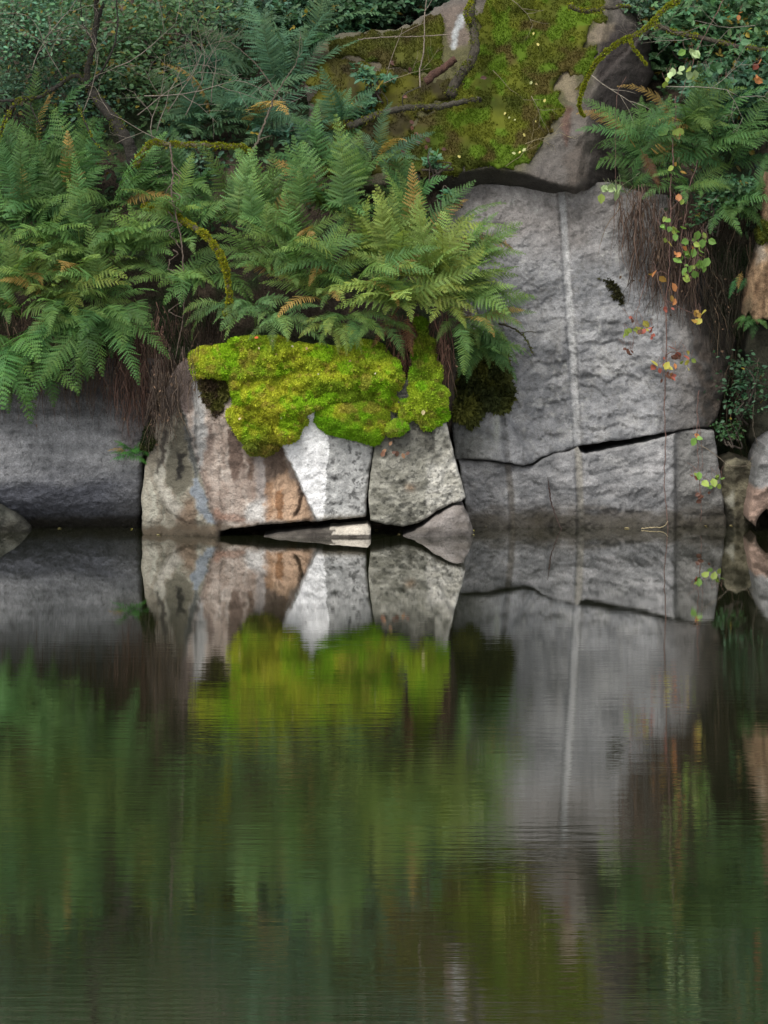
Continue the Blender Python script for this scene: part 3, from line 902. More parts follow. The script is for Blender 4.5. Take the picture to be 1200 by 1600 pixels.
moss('moss_cover', [(738, 70), (760, 20), (770, -20), (890, -46), (945, -20), (935, 30), (912, 52), (918, 68), (940, 66), (922, 120), (908, 142), (900, 120), (886, 112), (872, 122), (868, 138), (886, 158), (884, 185), (856, 205), (826, 244), (806, 270), (760, 256), (712, 276), (650, 272), (628, 250), (640, 210), (660, 180), (700, 160), (732, 120)],
     lambda x, y: d_top(x, y) - 0.045 - 0.03 * fbm(x / 30, y / 30, 175, 3), c_bmoss, 5, 26000, (0.010, 0.024), boulder, (14, 0.03), 11, 170, 0.1, density=dens_b)
moss('moss_cover', [(508, 64), (545, 58), (640, 48), (690, 20), (694, 70), (690, 120), (640, 112), (600, 106), (560, 90), (520, 92)],
     lambda x, y: d_top(x, y) - 0.04 - 0.03 * fbm(x / 30, y / 30, 176, 3), c_bmoss, 5, 9000, (0.010, 0.022), boulder, (14, 0.05), 6, 176, 0.1, density=dens_b)

moss('moss_cover', [(486, 120), (500, 90), (520, 95), (560, 92), (640, 116), (700, 120), (735, 110), (725, 150), (690, 160), (650, 190), (635, 215), (630, 262), (560, 290), (490, 280)],
     lambda x, y: d_top(x, y) - 0.035 - 0.03 * fbm(x / 24, y / 24, 177, 3), lambda x, y: mixc((0.045, 0.038, 0.016), (0.10, 0.10, 0.012), .5 + .9 * fbm(x / 24, y / 22, 178, 4)), 5, 9000, (0.010, 0.024), boulder, (10, 0.05), 9, 177, 0.1, density=lambda x, y: sstep(0.35, 0.1, fbm(x / 22, y / 18, 179, 4)))

# ------------------------------------------------------------------ BRIGHT MOSS
LOB = lobes([(350, 572, 62, 36, .16), (440, 560, 80, 40, .20), (400, 610, 58, 56, .20), (430, 650, 66, 44, .20), (400, 690, 32, 34, .13), (520, 580, 80, 42, .20),
             (590, 590, 48, 40, .19), (556, 620, 72, 34, .17), (455, 668, 24, 24, .16), (575, 565, 40, 20, .22), (480, 600, 60, 36, .17), (595, 630, 40, 30, .15)])


def d_moss(px, py):
    y = 0.24 - 1.3 * LOB(px, py) + 0.0016 * np.clip(600 - py, 0, 100)
    y = np.minimum(y, np.where(px < 590, d_stain(px, py), 9) - 0.09)
    return y - 0.07 * fbm(px / 26, py / 20, 180, 3) - 0.022 * fbm(px / 9, py / 7, 181, 3)


def c_moss(px, py):
    a = 0.5 + 0.9 * fbm(px / 40, py / 34, 182, 4) + 0.002 * (py - 600)
    c = mixc((0.22, 0.33, 0.022), (0.42, 0.47, 0.034), a)
    go = np.exp(-(((px - 420) / 60) ** 2 + ((py - 640) / 55) ** 2)) * (0.7 + 0.6 * fbm(px / 18, py / 18, 184, 3))
    go = np.clip(go, 0, 1) * 0.6
    c = c * (1 - go)[:, None] + np.array((0.46, 0.42, 0.035)) * go[:, None]
    gr = sstep(0.15, 0.5, fbm(px / 30, py / 24, 185, 3)) * 0.7
    c = c * (1 - gr)[:, None] + np.array((0.20, 0.42, 0.010)) * gr[:, None]
    br = sstep(670, 705, py) * sstep(460, 430, px) * 0.75
    c = c * (1 - br)[:, None] + np.array((0.12, 0.10, 0.03)) * br[:, None]
    sp = np.maximum(sstep(0.5, 0.7, fbm(px / 9, py / 7, 186, 3)) * 0.55, sstep(0.55, 0.8, fbm(px / 30, py / 22, 187, 4)) * 0.6)
    return c * (1 - sp)[:, None] + np.array((0.30, 0.22, 0.05)) * sp[:, None]


o = moss('moss_cushion', [(297, 566), (299, 552), (312, 545), (332, 544), (360, 532), (400, 525), (440, 528), (470, 538), (505, 538), (540, 543), (562, 530), (590, 535), (606, 553), (622, 562), (628, 584), (634, 612), (636, 634), (622, 650), (606, 640), (570, 630), (530, 628), (500, 640), (480, 652), (474, 664), (462, 690), (444, 699), (432, 702), (424, 712), (404, 719), (390, 714), (380, 690), (362, 672), (354, 650), (360, 620), (356, 602), (345, 592), (322, 588), (306, 598)],
         d_moss, c_moss, 3.5, 52000, (0.011, 0.025), None, (16, 0.10), 4, 180, 0.3)
tag(o, 'large bright yellow-green moss cushion draped over the stained boulder', 'moss')

LOB2 = lobes([(550, 655, 66, 34, .17), (580, 672, 34, 28, .15), (525, 668, 36, 22, .15), (560, 684, 44, 16, .12)])
o = moss('moss_cushion', [(489, 655), (496, 640), (520, 628), (560, 624), (598, 626), (613, 640), (610, 662), (604, 680), (594, 697), (570, 694), (548, 688), (520, 682), (500, 670)],
         lambda x, y: np.minimum(0.12 - LOB2(x, y), d_stain(x, y) - 0.085) - 0.03 * fbm(x / 20, y / 16, 190, 3), lambda x, y: (lambda k, c: c * (1 - k)[:, None] + np.array((0.15, 0.36, 0.010)) * k[:, None])(0.8 * sstep(668, 682, y + 0.25 * (590 - x) + 6 * fbm(x / 14, y / 14, 191, 2)), c_moss(x, y)),
         4, 15000, (0.009, 0.018), None, (12, 0.08), 3, 190, 0.25)
tag(o, 'small rounded moss lobe hanging over the white facet, under the large bright cushion', 'moss')

LOB3 = lobes([(664, 628, 38, 40, .17), (668, 575, 22, 50, .10), (640, 640, 22, 30, .10), (670, 520, 18, 40, .07)])
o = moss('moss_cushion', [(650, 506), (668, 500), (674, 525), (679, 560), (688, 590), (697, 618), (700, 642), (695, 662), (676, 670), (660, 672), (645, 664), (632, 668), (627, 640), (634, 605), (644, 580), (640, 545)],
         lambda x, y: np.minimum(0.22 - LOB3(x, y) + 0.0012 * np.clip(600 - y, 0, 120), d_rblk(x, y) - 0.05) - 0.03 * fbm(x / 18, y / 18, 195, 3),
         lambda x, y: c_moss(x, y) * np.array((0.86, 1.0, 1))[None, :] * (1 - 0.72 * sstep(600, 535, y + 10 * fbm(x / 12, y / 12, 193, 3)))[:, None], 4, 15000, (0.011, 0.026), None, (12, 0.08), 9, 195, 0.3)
tag(o, 'lime moss clump climbing the soil on top of the pitted grey-green boulder', 'moss')

o = moss('moss_cushion', [(600, 676), (606, 662), (622, 655), (636, 660), (640, 672), (628, 680), (610, 684)],
         lambda x, y: np.minimum(0.06 - lobes([(620, 670, 22, 18, .09)])(x, y), d_rblk(x, y) - 0.05) - 0.02 * fbm(x / 12, y / 12, 197, 3), lambda x, y: c_moss(x, y) * np.array((0.7, .85, 1)), 3.5, 2600, (0.008, 0.016), None, (8, 0.05), 2, 197, 0.2)
tag(o, 'little round moss tuft in the notch between the two larger moss clumps', 'moss')

o = moss('brown_moss', [(316, 590), (356, 590), (352, 625), (346, 650), (338, 656), (326, 650), (318, 625)],
         lambda x, y: 0.13 - 0.03 * fbm(x / 14, y / 14, 198, 3), lambda x, y: mixc((0.05, 0.035, 0.02), (0.085, 0.085, 0.02), .5 + .9 * fbm(x / 14, y / 14, 199, 3)), 4, 3800, (0.02, 0.05), None, (8, 0.05), 5, 198, 0.2, up=-0.7)
tag(o, 'dark brown hanging moss under the left end of the bright cushion', 'moss')

o = moss('dark_moss', [(712, 530), (770, 536), (788, 548), (796, 580), (792, 610), (806, 632), (790, 640), (772, 634), (752, 648), (735, 660), (715, 650), (706, 600)],
         lambda x, y: d_wall(x, y) - 0.10 - 0.05 * fbm(x / 20, y / 20, 200, 3), lambda x, y: mixc((0.045, 0.055, 0.018), (0.11, 0.115, 0.025), .5 + .9 * fbm(x / 18, y / 24, 201, 3)), 4, 13000, (0.03, 0.085), None, (12, 0.08), 16, 200, 0.25, up=-0.7)
tag(o, 'dark hanging moss on the grey wall under the drooping right-hand ferns', 'moss')

o = moss('dark_moss', [(938, 432), (948, 428), (958, 445), (972, 462), (978, 474), (966, 476), (952, 462), (942, 448)],
         lambda x, y: d_wall(x, y) - 0.012, lambda x, y: mixc((0.03, 0.03, 0.012), (0.06, 0.06, 0.02), .5 + .9 * fbm(x / 18, y / 24, 203, 3)), 4, 420, (0.015, 0.04), None, (5, 0.02), 9, 203, 0.1, up=-0.3)
tag(o, 'thin dark moss strip on the grey wall beside the hanging roots', 'moss')

o = moss('dark_moss', [(220, 690), (226, 670), (244, 650), (250, 668), (244, 700), (234, 706), (222, 704)],
         lambda x, y: 0.30 - 0.03 * fbm(x / 14, y / 14, 206, 3), lambda x, y: mixc((0.015, 0.025, 0.01), (0.04, 0.05, 0.015), .5 + .9 * fbm(x / 14, y / 14, 207, 3)), 4, 1600, (0.012, 0.03), None, (6, 0.04), 2, 206, 0.15, up=-0.3)
tag(o, 'small dark green moss patch where the slate block meets the stained boulder', 'moss')


# ------------------------------------------------------------------ FERNS
def frond_mesh(name, bend, seed, pairs=25, width=0.17, twist=0.0, broad=False):
    r = np.random.default_rng(seed)
    V = []; F = []; C = []
    ns = 40
    ts = np.linspace(0, 1, ns + 1)
    ang = -R(bend) * ts ** 1.5
    yawc = R(twist) * ts ** 2
    dx = np.cos(ang) * np.cos(yawc); dy = np.cos(ang) * np.sin(yawc); dz = np.sin(ang)
    P = np.stack([np.cumsum(dx), np.cumsum(dy), np.cumsum(dz)], 1) / ns
    P -= P[0]
    Tn = np.stack([dx, dy, dz], 1)
    S = np.stack([-np.sin(yawc), np.cos(yawc), 0 * yawc], 1)
    Nn = np.cross(Tn, S)

    def at(t):
        x = t * ns; i = min(int(x), ns - 1); f = x - i
        return P[i] * (1 - f) + P[i + 1] * f, Tn[i] * (1 - f) + Tn[i + 1] * f, S[i] * (1 - f) + S[i + 1] * f, Nn[i] * (1 - f) + Nn[i + 1] * f
    # rachis
    for i in range(0, ns, 2):
        p, t, s, n = P[i], Tn[i], S[i], Nn[i]
        w = 0.0055 * (1 - ts[i]) + 0.001
        b = len(V)
        V += [p + s * w, p - s * w, p - n * w * 1.3]
        C += [(0.95, 0.8, 0.6)] * 3
        if i:
            for k in range(3):
                F.append((b - 3 + k, b - 3 + (k + 1) % 3, b + (k + 1) % 3, b + k))
    t0 = 0.16
    for k in range(pairs):
        t = t0 + (1 - t0) * (k / pairs) ** 0.93
        u = (t - t0) / (1 - t0)
        prof = (min(1, 0.55 + 1.6 * u) * (1 - u ** 1.7) ** 0.9 if not broad else min(1, .9 + u) * (1 - u) ** 0.85) + 0.02
        for sg in (1, -1):
            p, tt, s, n = at(min(t + (0.006 if sg > 0 else 0), 0.995))
            Lp = width * prof * r.uniform(0.86, 1.1)
            a = R(74 - 30 * u + r.uniform(-6, 6))
            d = tt * math.cos(a) + sg * s * math.sin(a) + n * r.uniform(-0.18, 0.12)
            d /= np.linalg.norm(d)
            q = np.cross(n, d); q /= np.linalg.norm(q)     # across the pinna
            nn = np.cross(d, q)
            roll = r.uniform(-0.5, 0.5)
            q = q * math.cos(roll) + nn * math.sin(roll)
            nl = max(3, int((11 if not broad else 13) * prof))
            droop = r.uniform(0.05, 0.28)
            shade = r.uniform(0.82, 1.18)
            yel = r.uniform(0, 1) ** 3 * 0.5 + 0.45 * u
            base = np.array((0.92 + 0.35 * yel, 0.95 + 0.12 * yel, 0.95 - 0.2 * yel)) * shade
            wid = (1 - t0) / pairs * (0.56 if not broad else 0.66) * (1.15 - 0.35 * u)
            b = len(V)
            for j in range(nl + 1):
                x = j / nl
                c = p + d * Lp * x - n * Lp * droop * x * x
                V.append(c); C.append(base * (0.95 + 0.15 * x))
            for j in range(nl):
                x = (j + 0.5) / nl
                c = p + d * Lp * (x + 0.45 / nl) - n * Lp * droop * x * x
                hw = wid * (1 - 0.75 * x ** 1.5) * r.uniform(0.8, 1.15)
                m = len(V)
                V.append(c + q * hw - nn * hw * 0.2); V.append(c - q * hw - nn * hw * 0.2)
                C += [base * (1.0 + 0.15 * x)] * 2
                F.append((b + j, b + j + 1, m)); F.append((b + j + 1, b + j, m + 1))
    me = bpy.data.meshes.new(name)
    me.from_pydata([tuple(v) for v in V], [], F)
    atr = me.color_attributes.new('Col', 'FLOAT_COLOR', 'POINT')
    c = np.ones((len(V), 4)); c[:, :3] = np.array(C)
    atr.data.foreach_set('color', c.ravel())
    me.polygons.foreach_set('use_smooth', [False] * len(me.polygons))
    me.materials.append(FERN)
    return me


BENDS = [15, 30, 45, 60, 75, 90, 105, 120]
FR = {}
for bnd in BENDS:
    FR[bnd] = [frond_mesh('frond', bnd, 100 + bnd * 3 + k, random.choice((22, 25, 28)), random.uniform(0.15, 0.20), random.uniform(-25, 25)) for k in range(2)]
FB = {}
for bnd in BENDS:
    FB[bnd] = [frond_mesh('frond', bnd, 900 + bnd * 3 + k, random.choice((14, 16, 18)), random.uniform(0.22, 0.29), random.uniform(-35, 35), True) for k in range(2)]


def put_frond(root, base, yaw, pitch, length, bend, colr, camw=0.45, name='frond', lib=None):
    me = random.choice((lib or FR)[min(BENDS, key=lambda b: abs(b - bend))])
    o = bpy.data.objects.new(name, me)
    COL.objects.link(o)
    T = Vector((math.cos(R(yaw)) * math.cos(R(pitch)), math.sin(R(yaw)) * math.cos(R(pitch)), math.sin(R(pitch))))
    Nv = Vector((random.uniform(-.5, .5), -camw + random.uniform(-.45, .3), 0.8))
    Nv = Nv - T * Nv.dot(T)
    if Nv.length < 0.15:
        Nv = Vector((0, -1, 0.1)) - T * Vector((0, -1, 0.1)).dot(T)
    Nv.normalize()
    Sv = Nv.cross(T)
    M = Matrix((T, Sv, Nv)).transposed().to_4x4() @ Matrix.Scale(length, 4)
    o.parent = root
    o.matrix_local = Matrix.Translation(base) @ M
    j = random.uniform(0.62, 1.35) * 1.15
    h = random.uniform(-0.12, 0.16)
    o.color = (colr[0] * j * (1 + h), colr[1] * j, colr[2] * j * (1 - h), 1)
    if random.random() < 0.035 and colr[1] > 0.08:
        o.color = (0.21 * j, 0.15 * j, 0.05 * j, 1)
        o['label'] = 'yellow-brown fading frond'
    return o


BRIGHT = (0.135, 0.205, 0.055)
MID = (0.075, 0.150, 0.045)
DEEP = (0.045, 0.105, 0.034)
BLUE = (0.048, 0.105, 0.060)
GRP = 'ferns growing on the rock face and bank'


def fern(px, py, Y, n, L, colr, label, yaw=(-190, 10), pitch=(15, 75), bend=(45, 105), dead=0, group=GRP, camw=0.45):
    root = empty('fern', W(px, py, Y))
    if n > 6:
        n = int(n * 1.35); L = L * 1.12
    tag(root, label, 'fern', group)
    lib = FB if random.random() < 0.42 else FR
    if lib is FB: L = L * 0.86
    for k in range(n):
        f = (k + random.uniform(0.1, 0.9)) / n
        yw = yaw[0] + (yaw[1] - yaw[0]) * ((f * 1.618 * n) % 1.0 if n > 4 else f)
        pt = random.uniform(*pitch); bd = random.uniform(*bend)
        base = Vector((random.uniform(-.04, .04), random.uniform(-.03, .03), random.uniform(-.03, .03)))
        put_frond(root, base, yw, pt, L * random.uniform(0.62, 1.2), bd, colr, camw, lib=lib)
    for k in range(dead):
        o = put_frond(root, Vector((random.uniform(-.08, .08), -0.02, random.uniform(-.1, 0))), random.uniform(-150, -30), random.uniform(-75, -45), L * random.uniform(0.45, 0.7), 30, (0.10, 0.055, 0.03), 0.8)
        if k == 0:
            o['label'] = 'withered brown frond hanging down'
    return root


UP = dict(pitch=(50, 82), bend=(35, 80))
ARCH = dict(pitch=(20, 65), bend=(50, 105))
HANG = dict(pitch=(-15, 30), bend=(60, 110), yaw=(-160, -20))
SIDE_R = dict(pitch=(0, 55), bend=(45, 90), yaw=(-70, 30))
F = fern
# middle ledge over the bright moss
F(636, 478, 0.28, 15, 0.74, BRIGHT, 'big bright fern straight above the lime moss clump', dead=3, **ARCH)
F(672, 440, 0.45, 13, 0.74, BRIGHT, 'yellow-tipped fern leaning out before the top of the grey wall', yaw=(-110, 40), pitch=(25, 70), bend=(40, 90))
F(716, 462, 0.55, 11, 0.58, MID, 'fern spreading right across the edge of the grey wall', dead=2, **SIDE_R)
F(738, 520, 0.62, 9, 0.45, DEEP, 'dark fern drooping over the hanging dark moss', yaw=(-130, 10), pitch=(-20, 25), bend=(60, 100))
F(566, 452, 0.40, 13, 0.66, MID, 'dense green fern above the middle of the bright cushion', **ARCH)
F(584, 410, 0.62, 10, 0.55, BRIGHT, 'pale fern between the tall upright frond and the grey wall', **UP)
F(520, 505, 0.16, 8, 0.38, BRIGHT, 'short fern whose tips touch the middle of the bright cushion', **HANG)
F(590, 505, 0.22, 7, 0.34, MID, 'small fern hanging above the right end of the bright cushion', **HANG)
F(478, 440, 0.46, 12, 0.62, MID, 'leafy fern between the moss-furred hanging branch and the bright ledge ferns', **ARCH)
F(436, 496, 0.22, 9, 0.40, (0.085, 0.165, 0.06), 'low pale fern beside the mossy branch tip just over the cushion', **HANG)
F(392, 478, 0.34, 9, 0.42, (0.08, 0.155, 0.06), 'low fern behind the hanging mossy branch tip', **HANG)
F(541, 336, 0.42, 3, 0.80, MID, 'tall upright fern with a ladder-like frond in front of the boulder', yaw=(-95, -85), pitch=(84, 89), bend=(15, 25), camw=2.4)
F(402, 385, 0.45, 3, 0.72, MID, 'upright fern with a flat ladder frond just right of the hanging mossy branch', yaw=(-100, -80), pitch=(80, 89), bend=(15, 30), camw=2.2)
F(366, 345, 0.60, 3, 0.66, (0.075, 0.15, 0.055), 'upright fern under the level mossy branch with fronds facing the water', yaw=(-110, -70), pitch=(74, 86), bend=(15, 45), camw=2.0)
F(470, 330, 0.62, 4, 0.62, MID, 'upright fern left of the tall ladder frond, tips spread like a fan', yaw=(-130, -50), pitch=(65, 85), bend=(15, 45), camw=1.8)
F(615, 400, 0.40, 5, 0.60, BRIGHT, 'fan of upright bright fronds right of the tall ladder frond', yaw=(-140, -40), pitch=(60, 82), bend=(15, 45), camw=1.6)
F(30, 330, 0.7, 5, 0.62, DEEP, 'fan of upright dark fronds on the left bank near the edge', yaw=(-140, -40), pitch=(60, 85), bend=(15, 45), camw=1.8)
F(128, 372, 0.62, 5, 0.60, MID, 'fan of upright fronds in the middle of the left bank', yaw=(-140, -40), pitch=(60, 85), bend=(15, 45), camw=1.8)
F(556, 340, 1.00, 6, 0.6, DEEP, 'dark low fern at the foot of the tall ladder-like frond', **ARCH)
F(636, 330, 1.05, 8, 0.55, DEEP, 'deep green fern in the shade under the left end of the overhanging boulder', **UP)
F(700, 372, 0.80, 7, 0.50, MID, 'fern reaching right along the shadow line at the top of the grey wall', **SIDE_R)
F(500, 330, 0.95, 9, 0.62, MID, 'fern left of the tall ladder-like frond', **ARCH)
F(420, 352, 0.85, 10, 0.72, MID, 'wide fern with ladder fronds under the level mossy branch', pitch=(45, 85), bend=(20, 70), camw=1.0)
F(355, 345, 0.92, 11, 0.70, MID, 'light green fern right of the leafless hanging stalk', **ARCH)
F(300, 300, 1.15, 9, 0.62, DEEP, 'fern behind the crook of the level mossy branch', **ARCH)
F(455, 405, 0.65, 9, 0.60, MID, 'fern in the middle of the bank, above the low pale fern', **ARCH)
F(520, 420, 0.58, 9, 0.62, BRIGHT, 'bright fern below the tall ladder-like frond', **ARCH)
F(262, 348, 0.90, 10, 0.62, (0.085, 0.165, 0.045), 'arching fern left of the leafless hanging stalk', **ARCH)
F(268, 440, 0.62, 9, 0.52, MID, 'fern spreading over the bare soil, left of the hanging mossy branch', **ARCH)
F(325, 432, 0.60, 8, 0.48, MID, 'pale-tipped fern right behind the hanging mossy branch', **HANG)
# left bank
F(40, 300, 1.10, 12, 0.75, DEEP, 'tall shadowy fern high on the left bank by the picture edge', **UP)
F(112, 310, 1.05, 12, 0.75, DEEP, 'tall dark fern below the dark leaning tree trunk', **UP)
F(180, 330, 0.98, 10, 0.66, MID, 'fern at the foot of the dark leaning tree trunk', **ARCH)
F(-30, 360, 0.95, 11, 0.75, DEEP, 'fern half cut off by the left edge, midway up the bank', **ARCH)
F(60, 395, 0.85, 12, 0.70, MID, 'full green fern in the middle of the left bank', **ARCH)
F(140, 402, 0.80, 12, 0.68, MID, 'fern with upright tips in the middle of the bank left of the dark soil gap', **ARCH)
F(10, 455, 0.66, 10, 0.66, MID, 'broad fern arching toward the water at the left edge', **ARCH)
F(85, 470, 0.62, 11, 0.62, BRIGHT, 'brightest fern on the left bank, above the dark hollows', **ARCH)
F(165, 475, 0.60, 10, 0.58, MID, 'fern arching over the brown roots left of the stained boulder', **ARCH)
F(14, 530, 0.46, 7, 0.78, (0.046, 0.112, 0.03), 'long drooping fern at the left edge whose tips hang lowest', yaw=(-140, -40), pitch=(-30, 20), bend=(60, 90))
F(74, 535, 0.42, 6, 0.66, (0.050, 0.118, 0.034), 'narrow drooping fern above the left end of the slate block', yaw=(-120, -60), pitch=(-40, 10), bend=(60, 90))
F(150, 490, 0.42, 9, 0.74, (0.048, 0.112, 0.034), 'drooping fern with a skirt of long fronds over the slate block', yaw=(-140, -40), pitch=(-30, 15), bend=(60, 90))
F(208, 468, 0.58, 3, 0.50, (0.048, 0.112, 0.034), 'single-tailed fern hanging beside the bare soil', yaw=(-80, -50), pitch=(-35, 0), bend=(60, 90))
F(36, 345, 1.0, 10, 0.66, DEEP, 'dark fern overlapping the tall shadowy fern by the left edge', **ARCH)
F(96, 358, 0.95, 10, 0.62, DEEP, 'dark fern between the leaning trunk and the brightest left fern', **ARCH)
F(196, 388, 0.80, 9, 0.56, MID, 'fern left of the dark soil gap, below the leaning trunk foot', **ARCH)
F(120, 440, 0.66, 10, 0.60, BRIGHT, 'yellowish fern beside the brightest fern on the left bank', **ARCH)
F(48, 438, 0.70, 10, 0.60, MID, 'green fern left of the brightest fern on the left bank', **ARCH)
F(-20, 560, 0.44, 6, 0.6, (0.050, 0.118, 0.034), 'fern at the left edge with fronds dropping over the slate block', yaw=(-110, -40), pitch=(-35, 15), bend=(60, 90))
F(104, 470, 0.44, 8, 0.66, (0.052, 0.120, 0.036), 'narrow hanging fern between two wider drooping ferns over the slate block', yaw=(-130, -50), pitch=(-45, 5), bend=(50, 80))
F(190, 480, 0.44, 8, 0.55, (0.046, 0.110, 0.034), 'hanging fern right of the wide drooping skirt over the slate block', yaw=(-130, -50), pitch=(-45, 5), bend=(50, 80))
F(232, 392, 0.75, 9, 0.56, MID, 'fern growing out of the dark soil gap beside the leafless stalk', **ARCH)
F(306, 372, 0.72, 9, 0.56, (0.085, 0.165, 0.055), 'pale fern just above the bend of the hanging mossy branch', **ARCH)
F(414, 420, 0.52, 10, 0.54, MID, 'fern right of the hanging mossy branch at mid height', **ARCH)
F(468, 380, 0.75, 10, 0.52, MID, 'fern between the wide ladder-frond fern and the tall upright frond', **ARCH)
F(506, 470, 0.34, 9, 0.46, BRIGHT, 'bright fern above the short fern touching the cushion', **ARCH)
F(546, 494, 0.24, 8, 0.40, MID, 'fern tips spreading low over the middle right of the cushion', **HANG)
F(620, 440, 0.50, 11, 0.66, BRIGHT, 'bright feathery fern behind the big fern over the lime clump', **UP)
F(690, 480, 0.40, 9, 0.58, BRIGHT, 'yellow-green fern overhanging the gap beside the grey wall', yaw=(-100, 20), pitch=(5, 55), bend=(45, 90))
F(722, 420, 0.66, 9, 0.52, MID, 'upper right fern of the bright ledge group, touching the grey wall', yaw=(-90, 30), pitch=(15, 60), bend=(40, 90))
F(748, 500, 0.62, 4, 0.50, MID, 'low fern pointing one long frond across the grey wall', yaw=(-35, 5), pitch=(5, 30), bend=(45, 60), camw=0.9)
F(650, 395, 0.75, 10, 0.6, MID, 'green fern behind the yellow-tipped fern under the overhang', **UP)
F(356, 470, 0.42, 7, 0.36, (0.075, 0.15, 0.055), 'little fern right under the tip of the hanging mossy branch', **HANG)
F(238, 300, 1.1, 9, 0.55, DEEP, 'fern at the elbow of the level mossy branch', **ARCH)
F(300, 210, 1.8, 9, 0.62, BLUE, 'bluish fern between the dark tree and the bare twigs', **ARCH)
F(60, 245, 1.3, 10, 0.66, DEEP, 'dim fern under the left tree limb', **ARCH)
F(28, 492, 0.50, 9, 0.60, MID, 'fern filling the dark band above the long drooping fern at the left edge', **ARCH)
F(112, 500, 0.46, 8, 0.52, MID, 'fern between the brightest left fern and the wide drooping skirt', pitch=(-10, 45), bend=(55, 100), yaw=(-170, -10))
F(722, 498, 0.42, 8, 0.46, MID, 'green fern drooping down the gap between lime moss clump and grey wall', yaw=(-120, -20), pitch=(-30, 25), bend=(55, 95))
F(752, 540, 0.55, 8, 0.40, (0.06, 0.125, 0.04), 'lowest fern on the grey wall, hanging over the dark moss', yaw=(-130, -10), pitch=(-35, 20), bend=(55, 95))
# upper middle
F(330, 190, 2.00, 10, 0.72, BLUE, 'bluish fern behind the bare grey twigs', **ARCH)
F(392, 205, 1.85, 11, 0.78, BLUE, 'bluish fern right behind the upturned end of the level mossy branch', **ARCH)
F(440, 150, 2.20, 11, 0.80, BLUE, 'dim blue-green fern left of the boulder top', **UP)
F(476, 226, 1.70, 10, 0.62, BLUE, 'shaded fern left of the lichened fallen branch', **ARCH)
F(392, 120, 2.50, 10, 0.72, BLUE, 'dim fern high on the slope between bare twigs', **ARCH)
F(532, 196, 1.20, 8, 0.50, (0.05, 0.115, 0.055), 'fern with feather fronds against the left end of the boulder', **UP)
F(590, 262, 1.10, 8, 0.48, BLUE, 'dark fern under the fallen mossy branch', **ARCH)
F(470, 90, 2.8, 9, 0.7, BLUE, 'faint fern at the top of the slope beside the boulder shoulder', **ARCH)
# right bank
F(1000, 225, 1.12, 9, 0.5, DEEP, 'fern overlapping the dark right end of the huge boulder', dead=2, **ARCH)
F(1066, 205, 1.45, 10, 0.6, MID, 'fern behind the upper part of the long reddish vine', **ARCH)
F(1170, 330, 1.12, 8, 0.45, DEEP, 'fern hiding the broken top of the bark trunk', **ARCH)
F(500, 262, 1.15, 9, 0.55, DEEP, 'shaded fern at the lower left corner of the huge boulder', **ARCH)
F(560, 300, 1.0, 8, 0.5, MID, 'fern standing under the lichened fallen branch', **UP)
F(1030, 262, 1.45, 12, 0.68, DEEP, 'fern at the boulder end arching out over the hanging roots', **ARCH)
F(1090, 240, 1.60, 12, 0.70, DEEP, 'fullest fern on the right bank behind the vine', **ARCH)
F(1140, 262, 1.50, 11, 0.62, (0.05, 0.115, 0.04), 'fern near the right edge above the bark trunk', **ARCH)
F(1072, 300, 1.25, 7, 0.46, (0.07, 0.145, 0.045), 'small light fern at the top of the hanging roots', yaw=(-120, 0), pitch=(10, 45), bend=(70, 110))
F(1128, 320, 1.28, 7, 0.52, DEEP, 'fern drooping into the dark hollow beside the bark trunk', yaw=(-110, -20), pitch=(-10, 30), bend=(60, 100))
F(990, 300, 1.30, 7, 0.40, DEEP, 'dark fern crouched at the boulder foot over the wall corner', **ARCH)
F(1180, 200, 2.0, 10, 0.66, BLUE, 'dim fern high at the right edge', **ARCH)
F(1120, 190, 2.2, 10, 0.62, BLUE, 'dim fern behind the pale dead twigs', **ARCH)
F(1160, 428, 1.15, 3, 0.30, (0.03, 0.10, 0.035), 'small dark fern frond left of the bark trunk', yaw=(-130, -100), pitch=(-40, -10), bend=(30, 60))
F(1176, 498, 1.05, 7, 0.24, (0.04, 0.10, 0.03), 'tiny fern tuft under the foot of the bark trunk', **HANG)
F(203, 708, 0.42, 10, 0.21, (0.04, 0.15, 0.03), 'tiny vivid fern sprouting from the crack in the slate block', yaw=(-190, -20), pitch=(0, 45), bend=(45, 90))


# ------------------------------------------------------------------ LEAFY SHRUBS
LEAFT = np.array([(0, 0, 0), (0.30, 0.27, 0.05), (0.68, 0.23, 0.03), (1.0, 0, -0.06), (0.68, -0.23, 0.03), (0.30, -0.27, 0.05)])


def leaves(g, P, D, Nn, size, col, width=1.0):
    m = len(P)
    D = D / (np.linalg.norm(D, axis=1)[:, None] + 1e-9)
    S = np.cross(Nn, D); S /= np.linalg.norm(S, axis=1)[:, None] + 1e-9
    N2 = np.cross(D, S)
    t = LEAFT[None] * size[:, None, None]
    V = P[:, None, :] + t[..., 0:1] * D[:, None] + width * t[..., 1:2] * S[:, None] + t[..., 2:3] * N2[:, None]
    idx = np.arange(m) * 6
    Fc = []
    for i in idx:
        i = int(i)
        Fc.append((i, i + 3, i + 2, i + 1)); Fc.append((i, i + 5, i + 4, i + 3))
    g.add(V.reshape(-1, 3), Fc, np.repeat(col, 6, axis=0))


def leafcol(n, c, v=0.3, yel=0.03):
    a = np.array(c)[None, :] * rng.uniform(1 - v, 1 + v, (n, 1)) * np.stack([rng.uniform(.85, 1.25, n), np.ones(n), rng.uniform(.8, 1.2, n)], 1)
    k = rng.random(n) < yel
    a[k] = np.array((0.22, 0.17, 0.03)) * rng.uniform(.6, 1.2, (k.sum(), 1))
    return a


